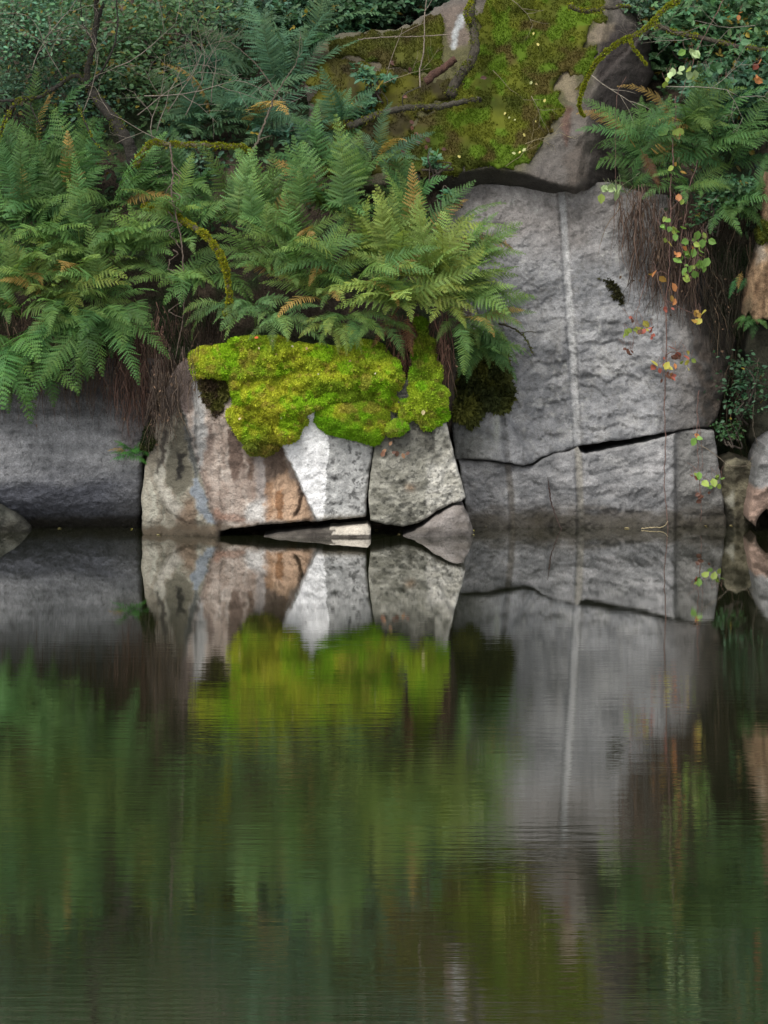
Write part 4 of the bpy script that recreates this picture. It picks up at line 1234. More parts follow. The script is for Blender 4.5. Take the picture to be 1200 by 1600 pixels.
def shrub(px, py, Y, rx, rz, n, size, colr, label, clumps=26, name='leafy_shrub', stems=True, stemcol=(0.05, 0.04, 0.03), width=1.0, cat='shrub', yel=0.03, group='shrubs on the top of the bank', trif=False):
    c = np.array(W(px, py, Y))
    root = empty(name, W(px, py, Y) - Vector((0, 0, rz)))
    tag(root, label, cat, group)
    cc = rng.normal(0, 1, (clumps, 3)); cc /= np.linalg.norm(cc, axis=1)[:, None]
    cc *= rng.random((clumps, 1)) ** 0.45
    cc = c + cc * np.array([rx, min(rx, 0.55), rz])
    k = rng.integers(0, clumps, n)
    rad = rng.uniform(0.10, 0.22, clumps) * max(rx, rz) / 0.6
    P = cc[k] + rng.normal(0, 1, (n, 3)) * rad[k][:, None] * np.array([1, .7, .6])
    D = rng.normal(0, 1, (n, 3)) * np.array([1, 1, 0.5]) + (P - c) * 0.8 + np.array([0, -0.3, -0.15])
    Nn = rng.normal(0, 0.45, (n, 3)) + np.array([0, -0.45, 0.9])
    tone = rng.uniform(0.75, 1.25, clumps)[k][:, None]
    sz = size * rng.uniform(0.65, 1.2, n)
    g = Geo()
    colA = leafcol(n, colr, 0.25, yel) * tone
    if trif:
        D /= np.linalg.norm(D, axis=1)[:, None]
        S = np.cross(Nn, D); S /= np.linalg.norm(S, axis=1)[:, None]
        for a in (-1, 0, 1):
            leaves(g, P + D * (0.15 * size if a == 0 else 0), D * (1 if a == 0 else 0.35) + S * a, Nn, sz * (1 if a == 0 else .85), colA, width)
    else:
        leaves(g, P, D, Nn, sz, colA, width)
    g.out('foliage', LEAF, root, False)
    if stems:
        g = Geo()
        b = c - np.array([0, 0, rz])
        for q in cc[:10]:
            mid = (b + q) / 2 + rng.normal(0, .06, 3)
            tube(g, catmull([b + rng.normal(0, .04, 3), mid, q], 5), 0.010, 0.003, stemcol, 5, 0.1)
        g.out('stems', BARK, root)
    return root


S_ = shrub
GR1 = (0.060, 0.140, 0.058); GR2 = (0.080, 0.155, 0.065); GR3 = (0.066, 0.135, 0.078)
S_(50, 30, 1.6, 0.50, 0.32, 2600, 0.045, (0.095, 0.20, 0.11), 'pale blue-green small-leaved shrub filling the top left corner')
S_(20, 120, 1.9, 0.50, 0.35, 1800, 0.045, GR3, 'dim small-leaved shrub below the pale corner shrub at the left edge')
S_(150, 60, 2.5, 0.55, 0.45, 2200, 0.055, GR2, 'mid-green shrub behind the dark tree trunk')
S_(240, 40, 2.6, 0.55, 0.45, 2200, 0.055, GR2, 'mid-green leafy shrub right of the dark tree trunk', yel=0.06)
S_(330, 50, 3.1, 0.60, 0.45, 2000, 0.055, GR3, 'dark green shrub along the top between tree and ferns')
S_(250, 150, 2.2, 0.45, 0.35, 1500, 0.055, GR2, 'shrub with some yellow leaves behind the bare grey twigs', yel=0.10)
S_(110, 170, 2.0, 0.45, 0.35, 1500, 0.05, GR3, 'dim shrub under the left limb of the dark tree')
S_(440, 40, 3.3, 0.55, 0.4, 1700, 0.06, GR3, 'dark shrub at the top left of the boulder', trif=True)
S_(540, 20, 3.2, 0.5, 0.3, 1500, 0.065, (0.045, 0.11, 0.05), 'bramble bush behind the mossy left shoulder of the boulder', name='bramble_bush', trif=True)
S_(640, 0, 3.3, 0.5, 0.28, 1300, 0.065, GR3, 'dark bramble bush peeping over the boulder near the white splash', name='bramble_bush', trif=True)
S_(300, 245, 1.5, 0.3, 0.18, 500, 0.05, GR3, 'low shrub tangled round the level mossy branch')
S_(1090, 40, 2.5, 0.5, 0.4, 1500, 0.07, GR1, 'bramble bush at the top right beside the arching mossy branch', name='bramble_bush', trif=True)
S_(1180, 60, 2.3, 0.45, 0.45, 1400, 0.07, GR1, 'bramble bush in the top right corner', name='bramble_bush', trif=True, yel=0.05)
S_(1030, 20, 3.0, 0.4, 0.35, 1300, 0.06, GR3, 'dark shrub just right of the boulder top', trif=True)
S_(1150, 150, 1.9, 0.42, 0.25, 700, 0.07, (0.04, 0.10, 0.055), 'drooping bramble spray above the dead pale twigs', name='bramble_bush', trif=True)
S_(1150, 300, 1.25, 0.22, 0.14, 160, 0.065, (0.045, 0.11, 0.05), 'small bramble spray beside the bark trunk', name='bramble_bush', trif=True, clumps=8)
S_(1160, 590, 1.05, 0.14, 0.30, 420, 0.045, (0.03, 0.075, 0.035), 'dark ivy filling the hollow right of the grey wall', name='ivy', clumps=16, cat='ivy', group='ivy in the right-hand hollow', yel=0.01)
S_(1140, 672, 0.95, 0.14, 0.08, 160, 0.04, (0.035, 0.085, 0.03), 'low ivy spilling over the rock wedge beside the ledge', name='ivy', clumps=10, cat='ivy', group='ivy in the right-hand hollow', yel=0.01)
S_(1110, 330, 1.05, 0.14, 0.16, 180, 0.05, (0.04, 0.10, 0.04), 'dark ivy hanging over the right part of the root curtain', name='ivy', clumps=10, cat='ivy', group='ivy in the right-hand hollow', yel=0.02)
# bramble trails on the left of the boulder and between ferns
S_(590, 130, 1.75, 0.16, 0.14, 70, 0.07, (0.05, 0.125, 0.065), 'sparse bramble spray on the bare left face of the boulder', name='bramble_spray', trif=True, clumps=9, cat='bramble', group='bramble sprays')
S_(556, 170, 1.7, 0.15, 0.10, 60, 0.06, (0.045, 0.115, 0.06), 'low bramble spray beside the feather-frond fern at the boulder', name='bramble_spray', trif=True, clumps=9, cat='bramble', group='bramble sprays')
S_(680, 250, 1.1, 0.06, 0.12, 26, 0.065, (0.06, 0.14, 0.07), 'short bramble spray on the mossy slope over the dark overhang', name='bramble_spray', trif=True, clumps=6, cat='bramble', group='bramble sprays')
S_(695, 305, 0.95, 0.07, 0.10, 30, 0.065, (0.055, 0.14, 0.06), 'bramble spray dangling across the dark overhang above the grey wall', name='bramble_spray', trif=True, clumps=6, cat='bramble', group='bramble sprays')
S_(450, 205, 1.55, 0.25, 0.12, 130, 0.06, (0.04, 0.10, 0.06), 'dim bramble spray between the upper ferns and the fallen branch', name='bramble_spray', trif=True, clumps=9, cat='bramble', group='bramble sprays')

# ground cover on the rest of the slope, one mass of leaves
ux = rng.uniform(-900, 2100, 80000); uy = 830 - rng.random(80000) ** 1.3 * 2000
k = (uy < np.interp(ux, [-900, -60, 0, 480, 520, 1000, 1040, 1230, 1300, 2100], [800, 560, 420, 330, -20, -20, 330, 380, 800, 830]))
ux, uy = ux[k], uy[k]
fr = fbm(ux / 60, uy / 50, 300, 3)
k = fr > -0.35
ux, uy, fr = ux[k], uy[k], fr[k]
uY = bank_depth(ux, uy) - rng.uniform(0.0, 0.28, len(ux)) - 0.15 * np.clip(fr, 0, 1)
P = WA(ux, uy, uY)
n = len(P)
g = Geo()
tone = (0.85 + 0.5 * fr)[:, None]
leaves(g, P, rng.normal(0, 1, (n, 3)) + np.array([0, -.5, -.2]), rng.normal(0, .5, (n, 3)) + np.array([0, -.6, .8]), rng.uniform(0.035, 0.075, n) * (1 + uY * 0.05), leafcol(n, (0.050, 0.105, 0.050), .4, 0.04) * tone, 1.1)
o = g.out('undergrowth', LEAF, None, False)
tag(o, 'low dark green leafy undergrowth covering the slope behind the ferns', 'undergrowth', kind='stuff')


# ------------------------------------------------------------------ ROOTS
def roots(poly, depth, n, lab, ln=(0.25, 0.6), colr=(0.065, 0.045, 0.032), seed=0, rad=(0.0012, 0.0035)):
    q = np.array(poly); x0, y0 = q.min(0); x1, y1 = q.max(0)
    g = Geo()
    cnt = 0
    while cnt < n:
        x = rng.uniform(x0, x1); y = rng.uniform(y0, y1)
        if not inside(np.array([x]), np.array([y]), poly)[0]:
            continue
        if rng.random() > 0.15 + 0.85 * float(sstep(-0.25, 0.25, fbm(np.array([x / 11]), np.array([y / 60]), 500, 3))[0]):
            continue
        cnt += 1
        L = rng.uniform(*ln)
        Yb = float(depth(np.array([x]), np.array([y]))[0]) - rng.uniform(0.0, 0.14)
        p = np.array(W(x, y, Yb))
        pts = [p]
        dirn = np.array([rng.normal(0, .35), rng.normal(-.05, .2), -1.0])
        m = 6
        for i in range(m):
            dirn = dirn * 0.7 + np.array([rng.normal(0, .55), rng.normal(0, .3), -1.0]) * 0.5
            pts.append(pts[-1] + dirn / np.linalg.norm(dirn) * L / m)
        cc = np.array(colr) * 0.95 * rng.uniform(0.3, 1.6); L *= rng.uniform(0.5, 1.15)
        if rng.random() < 0.08: cc = np.array((0.16, 0.115, 0.075)) * rng.uniform(0.5, 1.1)
        tube(g, np.array(pts), rng.uniform(*rad) * (2.2 if rng.random() < .06 else 1), 0.0008, cc, 3, 0, .1)
        if rng.random() < 0.4:
            q = pts[rng.integers(1, 6)]
            leaves(g, np.array([q]), rng.normal(0, 1, (1, 3)) + np.array([[0, 0, -1]]), rng.normal(0, .6, (1, 3)) + np.array([[0, -1, .3]]), np.array([rng.uniform(.012, .035)]), np.array([np.array((0.10, 0.065, 0.042)) * rng.uniform(.4, 1.5)]), rng.uniform(.4, 1.1))
    o = g.out('hanging_roots', ROOT)
    tag(o, lab, 'roots', 'curtains of hanging roots', 'stuff')
    return o


roots([(-60, 470), (230, 470), (240, 560), (150, 570), (60, 590), (-60, 590)], lambda x, y: 0.58 + 0 * x, 650, 'curtain of dark roots hanging over the top of the slate block', (0.2, 0.55))
roots([(150, 480), (260, 470), (262, 600), (215, 640), (160, 600)], lambda x, y: 0.50 + 0 * x, 420, 'brown root tangle hanging where the slate block meets the stained boulder', (0.15, 0.4), (0.085, 0.05, 0.038))
roots([(230, 450), (370, 455), (350, 530), (300, 540), (270, 600), (235, 600)], lambda x, y: bank_depth(x, y) - 0.02, 520, 'dark matted roots on the bare soil left of the bright cushion', (0.08, 0.25), (0.05, 0.036, 0.028))
roots([(962, 285), (1100, 290), (1105, 360), (1080, 440), (1000, 430), (968, 350)], lambda x, y: 1.22 + 0 * x, 620, 'thick curtain of red-brown roots hanging down the right side of the grey wall', (0.15, 0.6), (0.08, 0.055, 0.042), rad=(0.0015, 0.0055))
roots([(1095, 300), (1180, 330), (1160, 480), (1110, 520), (1090, 420)], lambda x, y: 1.30 + 0 * x, 350, 'dark thin roots hanging in the hollow beside the bark trunk', (0.2, 0.6), (0.03, 0.026, 0.018))
roots([(1110, 540), (1200, 520), (1240, 600), (1190, 680), (1130, 640)], lambda x, y: 1.45 + 0 * x, 300, 'dark mossy roots hanging in the hollow right of the grey wall', (0.2, 0.6), (0.022, 0.026, 0.014))
roots([(236, 545), (312, 535), (318, 575), (290, 610), (262, 650), (236, 670)], lambda x, y: 0.22 + 0 * x, 240, 'dark roots trailing down over the left shoulder of the stained boulder', (0.12, 0.4), (0.06, 0.045, 0.035))
roots([(598, 490), (660, 490), (652, 540), (640, 580), (612, 560)], lambda x, y: 0.36 + 0 * x, 160, 'red-brown old fern stalks hanging over the right end of the bright cushion', (0.15, 0.4), (0.12, 0.06, 0.04), rad=(0.002, 0.004))
roots([(672, 480), (700, 480), (702, 560), (690, 600), (678, 560)], lambda x, y: 0.40 + 0 * x, 110, 'red-brown old fern stalks hanging beside the lime moss clump', (0.2, 0.45), (0.10, 0.055, 0.04), rad=(0.002, 0.004))


# ------------------------------------------------------------------ BRANCHES
def fuzz(name, pts, r0, r1, parent, colr, n=900, tl=(0.008, 0.020), cover=0.75):
    """moss on the upper side of a limb"""
    pts = np.asarray(pts); n = int(n * 1.9)
    k = rng.uniform(0, len(pts) - 1.001, n); i = k.astype(int); f = (k - i)[:, None]
    keep = fbm(k / 3.0, k * 0, 330 + int(r0 * 1e4), 2) > (0.5 - cover) * 1.2
    k, i, f = k[keep], i[keep], f[keep]; n = len(k)
    c = pts[i] * (1 - f) + pts[i + 1] * f
    rr = (r0 + (r1 - r0) * k / len(pts))[:, None]
    d = rng.normal(0, 1, (n, 3)) + np.array([0, -0.3, 0.55]); d /= np.linalg.norm(d, axis=1)[:, None]
    P = c + d * rr * (0.9 + 0.45 * fbm(k / 1.6, k * 0 + 3, 340, 3))[:, None]
    dr = d + rng.normal(0, .5, (n, 3)); dr[:, 2] -= 0.15; dr /= np.linalg.norm(dr, axis=1)[:, None]
    ln = rng.uniform(*tl, n)[:, None]
    sd = np.cross(dr, rng.normal(0, 1, (n, 3))); sd /= np.linalg.norm(sd, axis=1)[:, None]
    wd = ln * 0.25
    V = np.stack([P - sd * wd * .5, P + sd * wd * .5, P + dr * ln * .6 + sd * wd, P + dr * ln, P + dr * ln * .6 - sd * wd], 1).reshape(-1, 3)
    cc = np.array(colr)[None] * rng.uniform(.55, 1.35, (n, 1)) * np.stack([rng.uniform(.8, 1.2, n), np.ones(n), np.ones(n)], 1)
    Fc = [tuple(range(5 * q, 5 * q + 5)) for q in range(n)]
    o = build(name, V, Fc, MOSS, parent, np.repeat(cc, 5, axis=0), True)
    o['kind'] = 'stuff'
    return o


def limb(pix, n=8):
    return catmull([W(*p) for p in pix], n)


def branch_thing(name, label, cat, limbs, colr, mossy=None, group=None):
    """limbs: (pixel path with distance, r0, r1); mossy: indices that carry moss with colour and density"""
    root = empty(name, W(*limbs[0][0][0]))
    tag(root, label, cat, group)
    for i, (pix, r0, r1) in enumerate(limbs):
        pts = limb(pix)
        pts = pts + rng.normal(0, min(r0 * 0.3, 0.004), pts.shape)
        g = Geo(); tube(g, pts, r0, r1, colr, 8 if r0 > 0.012 else 5, 0.10)
        o = g.out('trunk' if (i == 0 and cat == 'tree') else ('limb' if i == 0 else 'side_branch'), BARK, root)
        if mossy and i in mossy:
            mc, mn, cover = mossy[i]
            fuzz('moss', pts, r0, r1, root, mc, mn, cover=cover)
    return root


MG = (0.17, 0.19, 0.012)
MD = (0.085, 0.10, 0.012)
BK = (0.024, 0.021, 0.016)
TW = (0.20, 0.17, 0.135)
t = branch_thing('small_tree', 'small dark leaning tree forking upward on the left bank', 'tree',
                 [([(212, 262, 1.05), (200, 225, 1.05), (180, 190, 1.1), (160, 165, 1.15), (143, 142, 1.2)], 0.056, 0.040),
                  ([(143, 142, 1.2), (136, 110, 1.2), (146, 70, 1.2), (150, 20, 1.2), (152, -40, 1.2)], 0.030, 0.018),
                  ([(143, 142, 1.2), (120, 118, 1.25), (90, 135, 1.2), (60, 152, 1.1), (20, 156, 1.0), (-20, 160, 1.0)], 0.022, 0.010),
                  ([(150, 50, 1.2), (160, 10, 1.3), (178, -40, 1.3)], 0.018, 0.012),
                  ([(134, 140, 1.2), (160, 110, 1.05), (175, 80, 1.0), (184, 40, 1.0), (180, -10, 1.0)], 0.010, 0.006),
                  ([(30, 156, 1.0), (14, 175, .95), (4, 200, .9), (-2, 225, .9)], 0.016, 0.006),
                  ([(52, 154, 1.1), (48, 165, 1.05), (60, 190, 1.0), (70, 205, 1.0)], 0.008, 0.003),
                  ([(120, 160, 1.15), (135, 195, 1.05), (148, 222, 1.0), (170, 240, 1.0)], 0.009, 0.004),
                  ([(175, 75, 1.0), (200, 58, 1.0), (240, 50, 1.1)], 0.005, 0.002),
                  ([(148, 66, 1.2), (130, 40, 1.15), (126, 0, 1.1)], 0.008, 0.004)],
                 BK, {0: (MD, 700, .6), 1: ((.06, .055, .02), 500, .5), 2: (MD, 700, .7), 5: (MG, 500, .8), 7: (MG, 160, .5)})
# small-leaved crown of that tree, over the top edge
sub = Geo(); n = 2600
cc = np.array([W(random.uniform(20, 330), random.uniform(-160, 20), random.uniform(1.1, 1.9)) for _ in range(24)])
k = rng.integers(0, 24, n)
P = cc[k] + rng.normal(0, .13, (n, 3))
leaves(sub, P, rng.normal(0, 1, (n, 3)), rng.normal(0, .5, (n, 3)) + np.array([0, -.4, .9]), rng.uniform(.03, .05, n), leafcol(n, (0.06, 0.13, 0.06), .3), 1)
sub.out('crown', LEAF, t, False)

branch_thing('mossy_branch', 'level mossy branch with an elbow and a bare upturned tip above the ferns', 'branch',
             [([(212, 258, .88), (224, 238, .85), (240, 222, .85), (262, 226, .84), (300, 226, .82), (345, 228, .82), (378, 229, .82), (392, 240, .85)], 0.022, 0.014),
              ([(390, 240, .85), (402, 222, .9), (412, 195, .95), (424, 165, 1.0), (438, 136, 1.0), (452, 115, 1.05), (464, 95, 1.1), (470, 55, 1.1)], 0.012, 0.0025),
              ([(430, 145, 1.0), (415, 120, 1.0), (395, 95, 1.0), (368, 72, 1.0), (350, 64, 1.0), (320, 72, 1.0)], 0.006, 0.002),
              ([(350, 64, 1.0), (346, 48, 1.0), (348, 30, 1.0)], 0.003, 0.001),
              ([(356, 66, 1.0), (372, 54, 1.0), (388, 36, 1.0)], 0.003, 0.001),
              ([(466, 90, 1.1), (472, 78, 1.1), (468, 44, 1.1)], 0.003, 0.001),
              ([(405, 218, .9), (425, 212, .9)], 0.006, 0.002)],
             (0.11, 0.09, 0.065), {0: (MG, 3200, 1.3)})
branch_thing('mossy_branch', 'drooping branch furred with yellow moss, hanging down to the bright cushion', 'branch',
             [([(225, 322, .80), (255, 330, .72), (285, 345, .62), (312, 360, .42), (335, 385, .28), (350, 415, .2), (358, 450, .18), (358, 480, .2), (352, 496, .2)], 0.024, 0.018)],
             (0.06, 0.05, 0.03), {0: ((0.20, 0.21, 0.014), 6500, 1.6)})
branch_thing('dead_stalk', 'leafless grey-brown stalk hanging with withered curls across the ferns', 'stalk',
             [([(266, 226, .70), (270, 270, .66), (268, 300, .62), (276, 340, .56), (284, 380, .5), (286, 420, .48), (288, 470, .5), (282, 520, .5), (274, 560, .5)], 0.008, 0.004)] +
             [([(268 + 6 * math.sin(i), 255 + i * 15, .6 - .006 * i), (274 + 10 * math.sin(i * 2.4), 262 + i * 15, .57 - .006 * i), (272 + 14 * math.sin(i * 1.7 + 1), 272 + i * 15, .58 - .006 * i)], 0.006, 0.003) for i in range(16)],
             (0.12, 0.09, 0.07))
branch_thing('mossy_branch', 'fallen lichened branch lying along the left side of the boulder', 'branch',
             [([(545, 198, 1.15), (575, 186, 1.2), (600, 176, 1.22), (640, 168, 1.25), (690, 166, 1.3), (725, 158, 1.35), (750, 156, 1.4)], 0.030, 0.022),
              ([(598, 178, 1.22), (606, 160, 1.2), (596, 142, 1.2)], 0.006, 0.002),
              ([(630, 168, 1.25), (630, 150, 1.2), (650, 138, 1.2), (656, 136, 1.2)], 0.006, 0.003)],
             (0.05, 0.045, 0.032), {0: ((0.13, 0.135, 0.018), 1100, .55)})
branch_thing('mossy_branch', 'dark mossy limb slanting down the front of the boulder beside the white splash', 'branch',
             [([(704, 150, 1.40), (714, 125, 1.5), (730, 104, 1.55), (742, 80, 1.65), (740, 50, 1.8), (736, 20, 2.0), (742, -30, 2.2)], 0.045, 0.032),
              ([(734, 40, 1.8), (728, 20, 1.8), (738, 0, 1.9)], 0.018, 0.012)],
             (0.045, 0.038, 0.026), {0: (MD, 1500, .6), 1: (MG, 500, .8)})
branch_thing('mossy_branch', 'arching branch draped with yellow moss in front of the boulder right end', 'branch',
             [([(1060, 0, 1.3), (1035, 18, 1.2), (1015, 40, 1.1), (985, 58, 1.05), (958, 72, 1.0), (935, 95, 1.0), (920, 118, 1.0), (910, 140, 1.0), (905, 165, 1.0), (912, 182, 1.0)], 0.020, 0.006),
              ([(985, 58, 1.05), (988, 72, 1.0), (1000, 88, 1.0), (1012, 104, 1.0)], 0.010, 0.003),
              ([(980, 56, 1.05), (1010, 52, 1.1), (1040, 40, 1.15), (1070, 0, 1.2)], 0.004, 0.002)],
             (0.07, 0.06, 0.035), {0: (MG, 4200, 1.5), 1: (MG, 400, 1.2)})
branch_thing('mossy_branch', 'mossy limb running level into the brambles at the right edge', 'branch',
             [([(1025, 40, 1.8), (1060, 52, 1.8), (1100, 60, 1.8), (1150, 72, 1.8), (1210, 80, 1.8)], 0.022, 0.018)],
             (0.05, 0.042, 0.028), {0: (MG, 900, .7)})
branch_thing('mossy_branch', 'short mossy limb across the top edge over the boulder', 'branch',
             [([(890, 10, 1.6), (915, 18, 1.6), (950, 12, 1.6), (985, 10, 1.7)], 0.022, 0.014)],
             (0.05, 0.042, 0.028), {0: (MG, 700, .8)})


def twig(name, label, start, heading, L, Y, colr=TW, depthn=3, r=0.0048, spread=38, group='bare dry twigs'):
    root = empty(name, W(start[0], start[1], Y))
    tag(root, label, 'twig', group)
    g = Geo()

    def grow(p, a, ln, rad, lvl):
        pts = [p]; ang = a
        for i in range(5):
            ang += random.gauss(0, 9)
            q = pts[-1] + np.array([math.cos(R(ang)), random.gauss(0, .25), math.sin(R(ang))]) * ln / 5
            pts.append(q)
            if lvl > 0 and i >= 1 and random.random() < 0.65:
                grow(q, ang + random.choice((-1, 1)) * random.uniform(spread * .6, spread * 1.4), ln * random.uniform(.4, .65), rad * .6, lvl - 1)
        tube(g, np.array(pts), rad, rad * 0.4, colr, 4, .1)
    grow(np.array(W(start[0], start[1], Y)), heading, L, r, depthn)
    g.out('twigs', BARK, root)


twig('bare_twig', 'bare grey twig spray above the elbow of the level mossy branch', (245, 205), 60, .55, .85)
twig('bare_twig', 'bare grey twig spray pointing right under the shrub with yellow leaves', (215, 180), 25, .6, .95)
twig('bare_twig', 'pale bare twig rising beside the upturned branch tip', (262, 175), 50, .55, .9)
twig('bare_twig', 'tangled bare twigs in front of the dark tree fork', (130, 175), 75, .5, .95)
twig('bare_twig', 'bare twigs crossing right of the dark tree high up', (180, 105), 20, .6, .95)
twig('bare_twig', 'fine bare twigs in the ferns left of the upturned branch tip', (330, 160), 100, .45, 1.0)
twig('bare_twig', 'bare twigs arching left from the level mossy branch', (260, 222), 140, .5, .85)
twig('bare_twig', 'long bare twig arching right over the bluish ferns', (225, 150), 5, .75, .8, depthn=2)
twig('bare_twig', 'bare twig tangle at the elbow of the level mossy branch', (238, 218), 100, .45, .75)
twig('bare_twig', 'bare twigs in the top left shrub', (70, 60), 40, .5, 1.0)
twig('bare_twig', 'bare twig fan between the yellow-leaved shrub and the bluish ferns', (290, 180), 70, .5, .85)
twig('bare_twig', 'dry twigs lying across the left shoulder of the boulder', (600, 130), 35, .4, 1.25, (0.22, 0.18, 0.12), 2, .003)
twig('bare_twig', 'dry stalks on the moss right of the slanting limb', (770, 110), -50, .35, 1.4, (0.22, 0.18, 0.12), 2, .003)
twig('bare_twig', 'dry stalks at the moss edge above the pale chin of the boulder', (820, 225), 25, .3, 1.15, (0.26, 0.22, 0.12), 2, .0028)
twig('bare_twig', 'thin bare twigs left of the dark tree', (100, 125), 120, .55, 1.0)
twig('bare_twig', 'thin bare twigs hanging below the left tree limb', (50, 110), 70, .4, 1.0)
twig('bare_twig', 'pale crooked twig reaching down in front of the boulder right end', (925, 118), -35, .46, .98, (0.26, 0.23, 0.18), 1, .005, 20)
twig('dead_twig', 'pale dead twig spray lying over the right-hand ferns', (1040, 135), -8, .62, 1.15, (0.24, 0.21, 0.17), 3, .005)
twig('bare_twig', 'pale forked twigs in the brambles at the top right', (1180, 40), 190, .5, 1.2, (0.2, 0.175, 0.14), 3, .004)
twig('bare_twig', 'fine dry twigs beside the arching mossy branch', (1080, 60), 200, .4, 1.1, (0.2, 0.175, 0.14), 3, .003)
twig('bare_twig', 'dry broken twigs leaning over the rock wedge', (1092, 695), -25, .35, .72, (0.20, 0.165, 0.12), 2, .004)
twig('bare_twig', 'dry twigs fallen on the mossy boulder near its pale bare patch', (830, 150), -60, .3, 1.45, (0.2, 0.17, 0.12), 2, .003)
twig('bare_twig', 'dry grass-like twigs at the overhang lip above the grey wall', (790, 260), 20, .35, 1.05, (0.22, 0.18, 0.10), 2, .0025)
twig('bare_twig', 'curved dry twig near the top edge of the boulder', (800, 0), -35, .28, 1.9, (0.2, 0.17, 0.12), 1, .0035)
branch_thing('dead_sapling', 'thin straight upright stem crossing the boulder left of the white splash', 'stem',
             [([(657, 136, 1.35), (656, 110, 1.45), (662, 80, 1.5), (663, 50, 1.6), (664, 20, 1.7), (670, -20, 1.8)], 0.007, 0.004),
              ([(560, 62, 1.7), (600, 58, 1.65), (650, 57, 1.6), (704, 54, 1.6)], 0.0055, 0.004),
              ([(604, 118, 1.5), (612, 90, 1.5), (632, 38, 1.6)], 0.003, 0.002),
              ([(664, 18, 1.7), (672, 5, 1.7), (684, -15, 1.7)], 0.003, 0.002),
              ([(617, 60, 1.6), (640, 46, 1.6), (662, 36, 1.6)], 0.003, 0.002)], (0.19, 0.155, 0.12))
branch_thing('rotten_log', 'short reddish rotten log wedged against the mossy limb on the boulder', 'log',
             [([(664, 128, 1.55), (690, 108, 1.6), (712, 92, 1.65)], 0.034, 0.03)], (0.07, 0.035, 0.024))
branch_thing('dead_sapling', 'thin dead stem standing in the water against the grey ledge', 'stem',
             [([(858, 762, .62), (860, 780, .62), (866, 800, .6), (874, 820, .58), (880, 832, .55)], 0.006, 0.003),
              ([(858, 764, .62), (856, 745, .62)], 0.004, 0.002)], (0.05, 0.03, 0.025))
branch_thing('mossy_root', 'mossy root jutting from the right-hand ferns onto the grey wall', 'stem',
             [([(780, 505, .75), (805, 515, .75), (822, 530, .76), (834, 555, .78)], 0.008, 0.003),
              ([(812, 520, .75), (830, 518, .76), (838, 520, .78)], 0.004, 0.002)], (0.06, 0.05, 0.03), {0: (MD, 120, .6)})
branch_thing('floating_stick', 'pale stick floating beside the vine tip at the water edge', 'stick',
             [([(1002, 826, .55), (1020, 824, .55), (1036, 823, .55), (1044, 814, .6)], 0.005, 0.002)], (0.35, 0.29, 0.17))

# ------------------------------------------------------------------ VINES
RED = (0.30, 0.09, 0.065); ORG = (0.40, 0.17, 0.065); YEL = (0.36, 0.33, 0.065); LIME = (0.22, 0.29, 0.06); GRN = (0.13, 0.24, 0.05); GLD = (0.28, 0.17, 0.04); BRN = (0.10, 0.045, 0.03); PALE = (0.32, 0.42, 0.20)


def vine(label, path, r, clusters, colr=(0.13, 0.075, 0.06), group='vines hanging at the right of the grey wall', name='hanging_vine', extra=()):
    root = empty(name, W(*path[0])); tag(root, label, 'vine', group)
    g = Geo(); pts = limb(path, 6); pts[:, 0] += rng.normal(0, .004, len(pts))
    tube(g, pts, r, r * .6, colr, 5, .15)
    for e in extra:
        tube(g, limb(e, 5), r * .7, r * .4, colr, 4, .1)
    g.out('stem', BARK, root)
    for (x, y, Y, n, s, cs) in clusters:
        g = Geo()
        P = np.array([W(x + random.gauss(0, 2.5 * (n > 1) + 0.75 * min(n, 9)), y - 4 + random.gauss(0, 2 * (n > 1) + .6 * min(n, 9)), Y + random.uniform(-.04, .02)) for _ in range(n)])
        D = rng.normal(0, .8, (n, 3)) + np.array([0, -.2, -.7])
        Nn = rng.normal(0, .55, (n, 3)) + np.array([0, -1, .5])
        c = np.array([cs[i % len(cs)] for i in range(n)]) * rng.uniform(.75, 1.2, (n, 1))
        leaves(g, P, D, Nn, s * 1.18 * rng.uniform(.6, 1.25, n), c, 1.35)
        for p in P:
            q = p + np.array([rng.normal(0, .03), .02, .07])
            tube(g, np.array([q, (p + q) / 2 + rng.normal(0, .006, 3), p]), .0018, .0014, colr, 3)
        g.out('leaves', LEAF, root, False)
    return root


vine('long straight reddish vine dropping to the water with yellow and orange leaf groups',
     [(1056, 150, 1.3), (1054, 200, 1.15), (1050, 260, .98), (1047, 330, .9), (1046, 400, .86), (1042, 470, .8), (1040, 560, .72), (1039, 640, .7), (1040, 700, .66), (1038, 760, .64), (1042, 800, .62), (1044, 830, .6)], 0.0055,
     [(1052, 205, 1.1, 5, .075, (LIME, GRN, ORG)), (1056, 265, .95, 4, .06, (LIME, GLD)), (1064, 318, .9, 2, .065, (LIME, ORG)), (1046, 348, .86, 5, .075, (LIME, GRN)), (1036, 362, .86, 2, .06, (GRN,)), (1037, 380, .84, 2, .05, (YEL, LIME)),
      (1026, 432, .8, 3, .055, (GLD, ORG)), (1056, 462, .76, 3, .06, (ORG, GLD)), (1042, 485, .75, 3, .04, (RED,)), (1092, 498, .78, 7, .06, (GLD, YEL)),
      (1030, 578, .68, 4, .055, (YEL, RED)), (1046, 578, .67, 4, .06, (YEL, ORG)), (1042, 596, .68, 5, .04, (BRN, RED)), (1058, 552, .69, 6, .05, (RED, BRN)), (1070, 562, .68, 5, .05, (YEL, LIME)), (1038, 566, .68, 2, .04, (RED,))],
     extra=([(1042, 470, .8), (1060, 480, .78), (1088, 492, .78)], [(1040, 555, .72), (1052, 550, .7), (1068, 560, .69)], [(1047, 330, .9), (1062, 312, .9)], [(1044, 430, .83), (1034, 424, .82), (1026, 428, .8)]))
